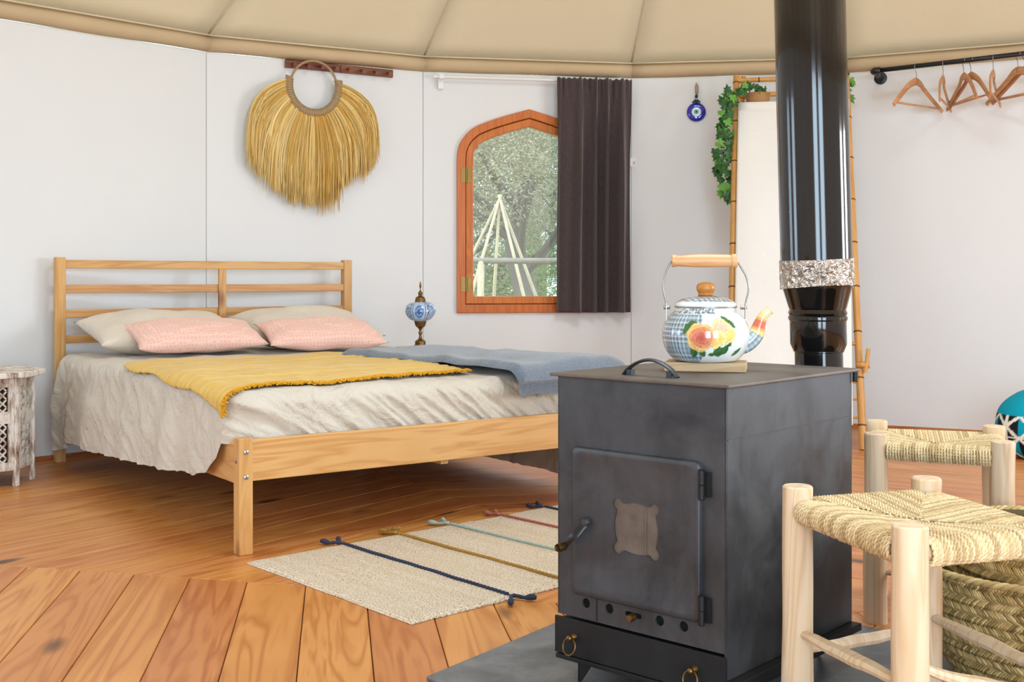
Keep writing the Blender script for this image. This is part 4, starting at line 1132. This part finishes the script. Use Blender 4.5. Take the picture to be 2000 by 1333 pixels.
# peg rail
j0, ua, ha, sa, _ = wallhit(556, 124, .01, (0,)); _, ub, hb_, sb, _ = wallhit(767, 144.5, .01, (0,))
A, B, ang0 = seg(0); d0 = (B-A).normalized(); nin0 = Vector((d0.y, -d0.x))
pr = empty('peg_rail', (*(A+d0*ua), ha), ang0, label='brown wooden peg rail with eight pegs above the straw hanging', cat='peg rail')
Lr = ub-ua; tilt = atan2(hb_-ha, Lr)
tilt = max(-.03, min(.03, tilt))
obj('rail_board', MB().box((Lr/4, -.011, 0), (Lr/2-.002, .020, .042)), M['peg_wood'], pr, bevel=.003, rot=(0, -tilt, 0))
obj('rail_board', MB().box((Lr*.75, -.011, 0), (Lr/2-.002, .020, .042)), M['peg_wood'], pr, bevel=.003, rot=(0, -tilt, 0))
for k in range(8):
    x = Lr*(k+.5)/8; z = tan_ = math.tan(tilt)*x
    obj('peg', MB().lathe([(.007, 0), (.006, .02), (.006, .038), (.011, .046), (.009, .053)], 12, (x, -.020, z), RX(pi/2+.25)), M['peg_wood'], pr, smooth=True, angle=50)
# straw hanging
OFF = .045
sh, sk, _, _ = wroot('straw_wall_hanging', 612, 169, OFF, label='golden straw fan hanging from a rope-wrapped ring on the wall', cat='wall hanging')
rx_, rz_ = 47*sk/cos(radians(28))*1.0, 49*sk
fx = 1/(cos(ang0)+sin(ang0)*(1000-612)/F*1.0)   # foreshortening of wall direction
rx_ = 45*sk*fx
def ringp(a): return Vector((rx_*cos(a), -.012, rz_*sin(a)))
obj('ring', MB().tube([ringp(2*pi*i/64) for i in range(64)], .0065, 8, closed=True), M['rope'], sh, smooth=True, label='slim rope-wound hoop')
m = MB(); nb = 44
a_s, a_e = radians(180-14), radians(374)
for i in range(nb):
    a = a_s+(a_e-a_s)*i/(nb-1); p = Vector(((rx_+.010)*cos(a), -.012, (rz_+.010)*sin(a)))
    tn = Vector((-sin(a), 0, cos(a))); rd = Vector((cos(a), 0, sin(a)))
    m.tube([p-rd*.020+tn*.004, p-Vector((0, .010, 0)), p+rd*.022-tn*.004], [.0055, .0085, .0055], 6)
obj('binding', m, M['rope'], sh, smooth=True, label='thick knotted jute binding')
m = MB(); m.c = []; rnd = random.Random(4)
scol = [srgb(232, 198, 120), srgb(222, 178, 94), srgb(240, 212, 146), srgb(212, 166, 80), srgb(230, 202, 136), srgb(216, 190, 124)]
ns = 2300
for i in range(ns):
    q = rnd.random(); a = lerp(a_s+.05, a_e-.05, q); st_ = Vector(((rx_+.012)*cos(a), -.010, (rz_+.012)*sin(a)))
    ly = rnd.uniform(-.014, .014)
    sidef = abs(q-.5)*2
    clump = nz(q*22, 5)
    Ls = lerp(.50, .485, sidef)*(1-.16*abs(clump)-.24*rnd.random()**2)+.03*nz(q*6, 1)
    if .62 < q < .80: Ls *= .90
    if .52 < q < .64 and rnd.random() < .35: Ls *= 1.10
    if rnd.random() < .012: Ls *= 1.12
    a2 = a; dirv = Vector((cos(a2), 0, min(sin(a2), .12)-.42*abs(cos(a2)))).normalized(); dn = Vector((rnd.gauss(0, .035)+.03*(1 if a > pi*1.5 else -1)*sidef, 0, -1))
    pts = [st_+Vector((0, ly*.3, 0))]; n = 11; p = pts[0].copy()
    for k in range(1, n+1):
        t = k/n; bend = smooth(t*1.12); v = (dirv*(1-bend)+dn*bend); v.normalize(); p = p+v*(Ls/n); pts.append(Vector((p.x, -.010+ly*(.6+.8*t)-.018*sin(pi*min(1, t*1.2))*.6+.010*nz(q*50, t*2), p.z)))
    n0 = len(m.v); w = rnd.uniform(.0012, .0024); m.tube(pts, [w*1.4, w*1.3]+[w*1.15]*(n-3)+[w*.8, w*.25], 3, cap=False)
    c = scol[int((nz(q*60, 2)+1)*3) % 6] if rnd.random() < .6 else rnd.choice(scol); f = rnd.uniform(.8, 1.12)
    m.c += [(c[0]*f, c[1]*f, c[2]*f, 1)]*(len(m.v)-n0)
obj('straw_fringe', m, M['straw'], sh, kind='stuff')
# curtain rod and curtain
A, B, ang1 = seg(1); d1 = (B-A).normalized(); nin1 = Vector((d1.y, -d1.x))
_, ur0, hr0, s0, _ = wallhit(846, 149.5, .05, (1,)); _, ur1, hr1, s1_, _ = wallhit(1222, 156, .05, (1,))
rod = empty('curtain_rod', (*(A+d1*ur0+nin1*.05), hr0), ang1, label='white curtain rod fixed above the arched window', cat='curtain rod')
Lr = ur1-ur0; hr1 = hr0
obj('rod', MB().tube([(0, 0, 0), (Lr+.03, 0, hr1-hr0)], .0085, 12), M['white_paint'], rod, smooth=True, angle=40)
for x in (.045, Lr-.02):
    obj('bracket', MB().box((x, .036, -.02), (.030, .024, .085)).box((x, .012, -.004), (.022, .05, .012)).box((x, -.002, 0), (.028, .026, .026)), M['white_paint'], rod, bevel=.003)
_, uc0, _, sc0, _ = wallhit(1086, 300, .05, (1,)); _, uc1, _, sc1, _ = wallhit(1233, 300, .05, (1,))
cur = empty('curtain', (*(A+d1*uc0+nin1*.052), 0), ang1, label='dark brown pleated curtain covering the right part of the arched window', cat='curtain')
cz1 = hr0+.004; cz0 = .632; CWd = uc1-uc0
def cf(u, v):
    z = lerp(cz1+.006, cz0, v); uu = u+.035*sin(u*9+1)+.02*nz(u*3, v*1.1); ph_ = uu*2*pi*4.6+1.5*smooth(u)+.6*nz(u*4, v*1.2); amp = lerp(.014, .036, smooth(v*2.0))*(.35+.9*smooth(u*2.2)*(.8+.8*nz(u*6, 2)))
    x = u*CWd+.010*sin(ph_*1+1.1)*smooth(v*3)-(.012*smooth(v*1.3))*(1-u); y = -amp*(sin(ph_)-.28*sin(2*ph_+.8))-.026-.006*sin(uu*95)*(1-smooth(v*7))-.006*nz(u*24, v*9)*(1-smooth(v*12))*1.2
    if v < .03: z += .004*sin(u*90)
    return (x, y, z)
obj('cloth', MB().grid(220, 60, cf), M['curtain'], cur, smooth=True, solid=.003)
# small plate half hidden behind curtain
hk, hkk, _, _ = wroot('wall_hook', 1238, 318, .002, label='small cream round curtain tie hook beside the brown curtain', cat='hook')
obj('hook_plate', MB().lathe([(.032, 0), (.032, .004), (.027, .007)], 20, (0, 0, 0), RX(pi/2)), M['white_paint'], hk, smooth=True, angle=40)
obj('hook_arm', MB().tube([(0, -.004, 0), (0, -.022, -.004), (0, -.028, .006)], .004, 8), M['white_paint'], hk, smooth=True)
# evil eye
ey, ek, _, _ = wroot('evil_eye_charm', 1360, 219, .010, label='round blue glass eye amulet hanging on a jute loop', cat='wall charm')
R_ = 18.5*ek
obj('disc', MB().lathe([(R_*.9, -.004), (R_, 0), (R_*.94, .004), (R_*.6, .0065), (0.001, .007)], 48, (0, 0, 0), RX(pi/2)), M['eye_blue'], ey, smooth=True, label='cobalt blue glass disc')
obj('white_ring', MB().lathe([(9*ek, .0055), (9*ek, .0082), (8*ek, .009), (.001, .009)], 36, (0, 0, 0), RX(pi/2)), M['eye_white'], ey, smooth=True, angle=50)
obj('iris', MB().lathe([(4.6*ek, .008), (4.6*ek, .0100), (.001, .0103)], 28, (0, 0, 0), RX(pi/2)), M['eye_light'], ey)
obj('pupil', MB().lathe([(1.7*ek, .010), (1.7*ek, .0112), (.001, .0115)], 20, (0, 0, 0), RX(pi/2)), M['eye_dark'], ey)
lm = MB().tube([(0, -.004, 28*ek), (3*ek, -.004, 40*ek), (3*ek, -.004, 50*ek), (0, 0, 57*ek), (-1*ek, -.004, 50*ek), (-1*ek, -.004, 40*ek), (0, -.004, 30*ek)], .004, 6); obj('loop', lm, M['rope'], ey, smooth=True)
for x, z, r in ((0, 30, 3.4), (0, 25, 2.6), (-3, 21, 2.6), (3, 21, 2.6), (-6, 19, 2.2), (6, 19, 2.2), (0, 19, 2.4)):
    obj('bead', MB().lathe([(.0005, -r*ek), (r*ek*.7, -r*ek*.7), (r*ek, 0), (r*ek*.7, r*ek*.7), (.0005, r*ek)], 12, (x*ek, -.012, z*ek)), M['steel'] if z > 20 and x == 0 and z < 30 else M['eye_dark'], ey, smooth=True)
# clothes rail and hangers
FL = wallhit(1720, 153, 0, (3,)); A3, B3, ang3 = seg(3); d3 = (B3-A3).normalized(); nin3 = Vector((d3.y, -d3.x))
fw = A3+d3*FL[1]; fh = FL[2]
cr = empty('clothes_rail', (fw.x, fw.y, fh), ang3, label='black iron pipe clothes rail mounted high on the wall', cat='clothes rail')
RO = .245; RLn = .78; RS = .030
obj('flange', MB().lathe([(.034, 0), (.034, .006), (.018, .010), (.018, .024)], 24, (0, 0, 0), RX(pi/2)), M['black_iron'], cr, smooth=True, angle=40)
obj('standoff', MB().tube([(0, -.01, 0), (0, -RO+.02, 0)], .0125, 14), M['black_iron'], cr, smooth=True)
obj('elbow', MB().tube([(0, -RO+.035, 0), (0, -RO+.012, 0), (.006, -RO, 0), (.035, -RO, .001)], [.018, .019, .019, .018], 14), M['black_iron'], cr, smooth=True)
RAILL = .98
obj('rail', MB().tube([(.01, -RO, 0), (RAILL, -RO, RS*RAILL/.73)], .0125, 14), M['black_iron'], cr, smooth=True)
obj('standoff', MB().tube([(RAILL-.02, -.0, RS*RAILL/.73), (RAILL-.02, -RO, RS*RAILL/.73)], .0125, 14), M['black_iron'], cr, smooth=True)
def hanger_parts(root):
    def armpath(s): return spline([(s*.004, 0, -.078), (s*.035, 0, -.088), (s*.085, .004, -.120), (s*.215, -.012, -.218)], 5)
    for s in (-1, 1):
        p = armpath(s); n = len(p); obj('shoulder', MB().tube(p, [lerp(.021, .013, i/(n-1)) for i in range(n)], 8, flat=.38, up=(0, 1, 0)), M['hanger_wood'], root, smooth=True, angle=50)
    obj('trouser_bar', MB().tube([(-.195, -.010, -.204), (.195, -.010, -.204)], .0055, 8), M['hanger_wood'], root, smooth=True)
    pts = [(0, 0, -.07), (0, 0, -.030)]+[(.0155*sin(a), 0, -.0008+.0155*cos(a)-.0) for a in [radians(x) for x in (180+35, 270, 315, 360, 405, 450, 495)]]
    pts = [(0, 0, -.07), (0, 0, -.035), (-.008, 0, -.022), (-.0165, 0, -.004)]+[(.0165*sin(a), 0, .0165*cos(a)) for a in [radians(x) for x in (-60, -30, 0, 30, 60, 95)]]
    obj('hook', MB().tube(pts, .0018, 6), M['wire'], root, smooth=True)
rail_w0 = fw+nin3*RO
def rail_at(px):
    dx = (px-1000)/F; den = d3.x-dx*d3.y; u = (dx*rail_w0.y-rail_w0.x)/den; p = rail_w0+d3*u; return p, fh+RS*u/.73
first = None
spec = [(1790, 37, 'wooden hanger nearest the left end of the black rail'), (1842, 62, 'second wooden hanger from the left end of the black rail, seen edge-on'), (1882, -92, 'third wooden hanger from the left, first of the touching pair'), (1896, -85, 'fourth wooden hanger from the left, second of the touching pair'), (1940, 61, 'fifth wooden hanger from the left end of the rail, seen edge-on'), (1988, -73, 'sixth wooden hanger from the left, with both arms visible near the frame edge'), (2001, -72, 'wooden hanger furthest right, cut by the right edge of the photo')]
for i, (px, yaw, lab) in enumerate(spec):
    p, z = rail_at(px)
    if first is None:
        first = empty('clothes_hanger', (p.x, p.y, z-.003), radians(yaw), label=lab, cat='hanger', group='wooden hangers on the black rail'); hanger_parts(first)
    else:
        o = copy_tree(first, label=lab); o.location = (p.x, p.y, z-.003); o.rotation_euler = (0, 0, radians(yaw))

# ------------------------------------------------------------------ bamboo ladder, cloth, ivy
lad = empty('bamboo_ladder', (1.35, 5.6, 0), label='leaning bamboo ladder frame behind the stove pipe', cat='ladder')
LO = Vector((1.35, 5.6, 0))
def bpole(name, p0, p1, r, parent, nodes=True, spacing=.235, stub=0):
    p0, p1 = Vector(p0)-LO, Vector(p1)-LO; n = max(8, int((p1-p0).length/.03)); pts = [p0.lerp(p1, i/n) for i in range(n+1)]; Lp = (p1-p0).length
    rd = []
    for i in range(n+1):
        s = Lp*i/n; rd.append(r*(1+.05*nz(s*2, p0.x*3)))
    m = MB().tube(pts, rd, 12)
    o = obj(name, m, M['bamboo'], parent, smooth=True, angle=50)
    if nodes:
        k = MB(); s = .12
        while s < Lp-.02:
            c = p0.lerp(p1, s/Lp); dd = (p1-p0).normalized()*.004; k.tube([c-dd, c, c+dd], [r*1.02, r*1.16, r*1.02], 12); s += spacing
        obj('bamboo_node', k, M['bamboo_node'], o, smooth=True)
    return o
def onD(px, py, D): return ray(px, py, D)
fl_ = onD(1424, 545, 5.62); fl_.z = 0; fr_ = onD(1686, 545, 5.51); fr_.z = 0.0
tl_ = onD(1438.5, 149, 6.28); tr_ = onD(1652, 150, 6.15)
bpole('pole', fl_, tl_, .0175, lad); bpole('pole', fr_, tr_, .0185, lad)
bl0 = onD(1419, 545, 6.1); bl0.z = 0; bl1 = onD(1452, 150, 6.34); br0 = onD(1655, 545, 5.95); br0.z = 0; br1 = onD(1636, 150, 6.2)
bpole('rear_pole', bl0, bl1, .014, lad, spacing=.19); bpole('rear_pole', br0, br1, .014, lad, spacing=.19)
def at(a, b, h): return a.lerp(b, (h-a.z)/(b.z-a.z))
for h in (1.90, 1.815, 1.50, 1.16, .82, .50, .315, .235, .15):
    a = at(fl_, tl_, h); b = at(fr_, tr_, h); bpole('rung', a+Vector((-.0, 0, 0)), b, .013 if h > 1.7 else .006 if h < .35 else .010, lad, nodes=h > 1.7, spacing=.2)
for h in (.38,):
    a = at(fr_, tr_, h)
    bpole('peg', a+Vector((.02, -.03, -.02)), a+Vector((.035, -.03, .10)), .010, lad, nodes=False); 
    q = at(fr_, tr_, .40)-LO; obj('binding', MB().tube([(q.x-.02, q.y-.02, q.z), (q.x+.04, q.y-.035, q.z)], .016, 8), M['bamboo'], lad, smooth=True)
# white cloth panel
c0, c1_ = at(fl_, tl_, 1.745)+Vector((.005, -.035, 0)), at(fr_, tr_, 1.745)+Vector((0, -.035, 0))
cb0, cb1 = at(fl_, tl_, .12)+Vector((.01, -.035, 0)), at(fr_, tr_, .12)+Vector((-.055, -.035, 0))
def clf(u, v):
    p = c0.lerp(c1_, u); q = cb0.lerp(cb1, u); r = p.lerp(q, v); r.y -= .006*sin(u*9)*smooth(v*3)+.004*nz(u*5, v*2)
    return r-Vector((c0.x, c0.y, 0))
cl = obj('cloth_panel', MB().grid(50, 40, clf), M['screen_cloth'], loc=(c0.x, c0.y, 0), smooth=True, solid=.004, label='plain white cloth hanging on the bamboo ladder behind the stove pipe', cat='cloth')
hm = [Vector((lerp(c0.x, c1_.x, i/10)-c0.x, lerp(c0.y, c1_.y, i/10)-c0.y-.004, 1.74)) for i in range(11)]
obj('hem', MB().tube(hm, .028, 10, flat=.28, up=(0, 1, 0)), M['screen_cloth'], cl, smooth=True)
# wicker box and ivy
iv = ray(1447, 190, 6.22)
ivy = empty('ivy_plant', (iv.x, iv.y, iv.z), label='trailing green ivy hanging beside the bamboo ladder pole', cat='plant')
bx = ray(1480, 200, 6.22)-iv
def leaf_mesh(nm, mat):
    pts = [(0, 0), (.28, -.10), (.50, .08), (.34, .26), (.46, .52), (.20, .50), (0, .95), (-.20, .50), (-.46, .52), (-.34, .26), (-.50, .08), (-.28, -.10)]
    m = MB(); c = m.addv([(0, .28, .05)]); n = len(pts); b = m.addv([(x, y, -.04*abs(x)*2) for x, y in pts])
    for i in range(n): m.f.append((c, b+i, b+(i+1) % n))
    me = bpy.data.meshes.new(nm); me.from_pydata(m.v, [], m.f); me.materials.append(mat); return me
LM = [leaf_mesh('leaf', M['leaf']), leaf_mesh('leaf', M['leaf_light'])]
rnd = random.Random(12)
def vine(pts_px, D, nl, sz, spread, lightp):
    P_ = [ray(x, y, D)-iv for x, y in pts_px]; sp_ = spline([tuple(p) for p in P_], 8)
    obj('stem', MB().tube(sp_, .0018, 5), M['stem'], ivy, smooth=True)
    for i in range(nl):
        t = (i+rnd.random())/nl; k = min(len(sp_)-1, int(t*(len(sp_)-1))); p = Vector(sp_[k])+Vector((rnd.uniform(-1, 1)*spread*(1-.5*t), rnd.uniform(-.05, -.005), rnd.uniform(-.01, .01)))
        o = bpy.data.objects.new('leaf', LM[1 if rnd.random() < lightp(t) else 0]); COL.objects.link(o); o.parent = ivy; o.location = p
        s = sz*rnd.uniform(.7, 1.15); o.scale = (s, s, s); o.rotation_euler = (radians(90+rnd.uniform(-40, 30)), radians(rnd.uniform(-180, 180)) if t < .3 else radians(180+rnd.uniform(-50, 50)), radians(rnd.uniform(-40, 40)))
vine([(1440, 178), (1422, 195), (1412, 240), (1410, 300), (1408, 345), (1414, 392)], 6.14, 46, .052, .042, lambda t: .25 if t < .3 else (.6 if t > .85 else .15))
vine([(1436, 185), (1424, 210), (1420, 260), (1419, 310), (1424, 350), (1425, 380)], 6.16, 34, .048, .03, lambda t: .55 if .2 < t < .5 else .2)
vine([(1430, 185), (1414, 215), (1405, 255), (1403, 300), (1403, 330)], 6.12, 26, .048, .03, lambda t: .3)
vine([(1446, 176), (1460, 172), (1478, 172), (1490, 180)], 6.2, 14, .045, .022, lambda t: .2)
vine([(1630, 150), (1648, 142), (1657, 160), (1656, 190)], 6.18, 16, .045, .018, lambda t: .4)
wb = MB().lathe([(.055, 0), (.062, .03), (.068, .062), (.072, .066)], 24); wbo = obj('plant_basket', wb, M['wicker'], ivy, loc=(bx.x, bx.y, bx.z-.02), smooth=True, angle=50, label='small wicker pot')
# ------------------------------------------------------------------ patterned floor cushion (right edge)
pf = MB(); pf.c = []; rr = spline([(.10, 0), (.17, .012), (.215, .07), (.225, .15), (.20, .23), (.13, .29), (.05, .318), (.002, .322)], 14); sg = 220; rings = []
TEAL, BLK, CRM = srgb(0, 150, 176), srgb(22, 26, 34), srgb(226, 226, 214)
for r, z in rr:
    rings.append(pf.addv([(r*cos(2*pi*i/sg)*(1+.03*sin(4*pi*i/sg)), r*sin(2*pi*i/sg), z) for i in range(sg)]))
    for i in range(sg):
        a = i/sg*10; fz = z/.322*3.2; u = a % 1; v = fz % 1; row = int(fz)
        d1_ = abs(u-v); d2_ = abs(u+v-1); d3_ = abs(u-.5)
        if row % 3 == 2 and z > .2: c = TEAL
        elif min(d1_, d2_, d3_*1.0) < .09 or v < .06: c = CRM
        elif (u+v < 1) != (u < v): c = BLK
        else: c = TEAL if (int(a)+row) % 2 else BLK
        if z > .25: c = TEAL
        pf.c.append(c)
for a, b in zip(rings, rings[1:]): pf.quadstrip(a, b, sg)
pf.f.append(tuple(reversed(range(rings[0], rings[0]+sg))))
obj('floor_pouf', pf, M['fabric_print'], loc=(2.46, 5.30, 0.0), smooth=True, label='teal, black and cream patterned floor cushion at the right edge', cat='cushion')

# ------------------------------------------------------------------ outside, seen through the window
obj('ground', MB().box((0, 30, -.62), (90, 90, .04)), M['grass'], kind='structure')
def tree(x, y, h, cr_, n, mat, leafsize, label, seed, trunk_r=.22, cz=None):
    rnd = random.Random(seed); t = empty('tree', (x, y, -.6), label=label, cat='tree', group='trees outside the window')
    pts = [(0, 0, 0), (.15, 0, h*.2), (-.05, .1, h*.4), (.25, 0, h*.62)]; sp_ = spline(pts, 5)
    m = MB().tube(sp_, [lerp(trunk_r, trunk_r*.5, i/(len(sp_)-1)) for i in range(len(sp_))], 10)
    for k in range(7):
        a = rnd.random()*6.28; st_ = Vector(sp_[int(len(sp_)*(.5+.06*k))-1]) if int(len(sp_)*(.5+.06*k))-1 < len(sp_) else Vector(sp_[-1]); e_ = st_+Vector((cos(a)*cr_*.8, sin(a)*cr_*.8, h*.25)); md = (st_+e_)/2+Vector((0, 0, -.1)); m.tube(spline([tuple(st_), tuple(md), tuple(e_)], 4), [trunk_r*.35-.008*q for q in range(9)] if trunk_r > .2 else .04, 6)
    obj('trunk', m, M['bark'], t, smooth=True)
    m = MB(); czz = cz or h*.68
    cl_ = [Vector((rnd.gauss(0, .5)*cr_, rnd.gauss(0, .5)*cr_, czz+rnd.gauss(0, .34)*h*.5)) for _ in range(46)]
    for i in range(n):
        c = rnd.choice(cl_); p = c+Vector((rnd.gauss(0, 1), rnd.gauss(0, 1), rnd.gauss(0, 1)))*cr_*.20
        if p.z < h*.18: p.z = h*.18+rnd.random()*.8
        if cz and cz > 3 and p.z < 2.3: p.z = 2.3+abs(rnd.gauss(0, .5))
        u = Vector((rnd.gauss(0, 1), rnd.gauss(0, 1), rnd.gauss(0, 1))).normalized(); w = u.orthogonal().normalized(); s = leafsize*rnd.uniform(.6, 1.3)
        m.addv([p-u*s, p+w*s*.35, p+u*s, p-w*s*.35]); k = len(m.v); m.f.append((k-4, k-3, k-2, k-1))
    me = bpy.data.meshes.new('foliage'); me.from_pydata(m.v, [], m.f); me.materials.append(mat)
    obj('foliage', me, None, t, kind='stuff'); return t
tree(.10, 20.0, 5.2, 1.9, 26000, M['olive_leaf'], .034, 'grey-green olive tree with a leaning trunk outside the window', 1, .26, 3.9)
tree(-1.6, 23.5, 5.2, 2.2, 26000, M['olive_leaf'], .042, 'silvery olive tree outside, left of the leaning trunk', 2)
tree(1.9, 25, 5.6, 2.3, 22000, M['olive_leaf'], .045, 'olive tree outside, to the right behind the curtain', 3)
tree(-.3, 28, 3.4, 2.4, 20000, M['green_leaf'], .05, 'bright green bush low behind the peeled poles outside', 4, cz=1.6)
tree(.6, 33, 8.0, 4.2, 24000, M['olive_leaf'], .085, 'tall hazy tree furthest away outside the window', 5, .3)
# tipi frame of poles
ap = ray(976, 388, 16); tp_ = empty('tipi_frame', (ap.x, ap.y, -.6), label='tipi frame of pale peeled poles outside the window', cat='tipi frame')
for k, (ex, ey_) in enumerate(((-1.25, .35), (-.72, -.85), (-.16, .75), (.62, -.6), (.95, .6))):
    top = Vector((0, 0, ap.z+.6)); b = Vector((ex, ey_, 0)); tt = top+(top-b)*.02; obj('pole', MB().tube([b, (b+tt)/2, tt], [.028, .025, .018], 8), M['pole_wood'], tp_, smooth=True)
fe = ray(1000, 510, 11.5); fn_ = empty('wooden_fence', (0, 11.5, -.6), label='weathered wooden railing outside across the window', cat='fence')
obj('rail', MB().tube([(-3, 0, fe.z+.6+.02), (0, 0, fe.z+.6), (3, 0, fe.z+.6-.01)], .030, 8), M['grey_wood'], fn_, smooth=True)
obj('rail', MB().tube([(-3, 0, fe.z+.6-.5), (0, 0, fe.z+.6-.5), (3, 0, fe.z+.6-.5)], .026, 8), M['grey_wood'], fn_, smooth=True)
for x in (-2.4, -1.2, -.33, .62, 1.6, 2.6): obj('post', MB().tube([(x, 0, 0), (x+.02, 0, fe.z+.6)], .035, 8), M['pole_wood'], fn_, smooth=True)
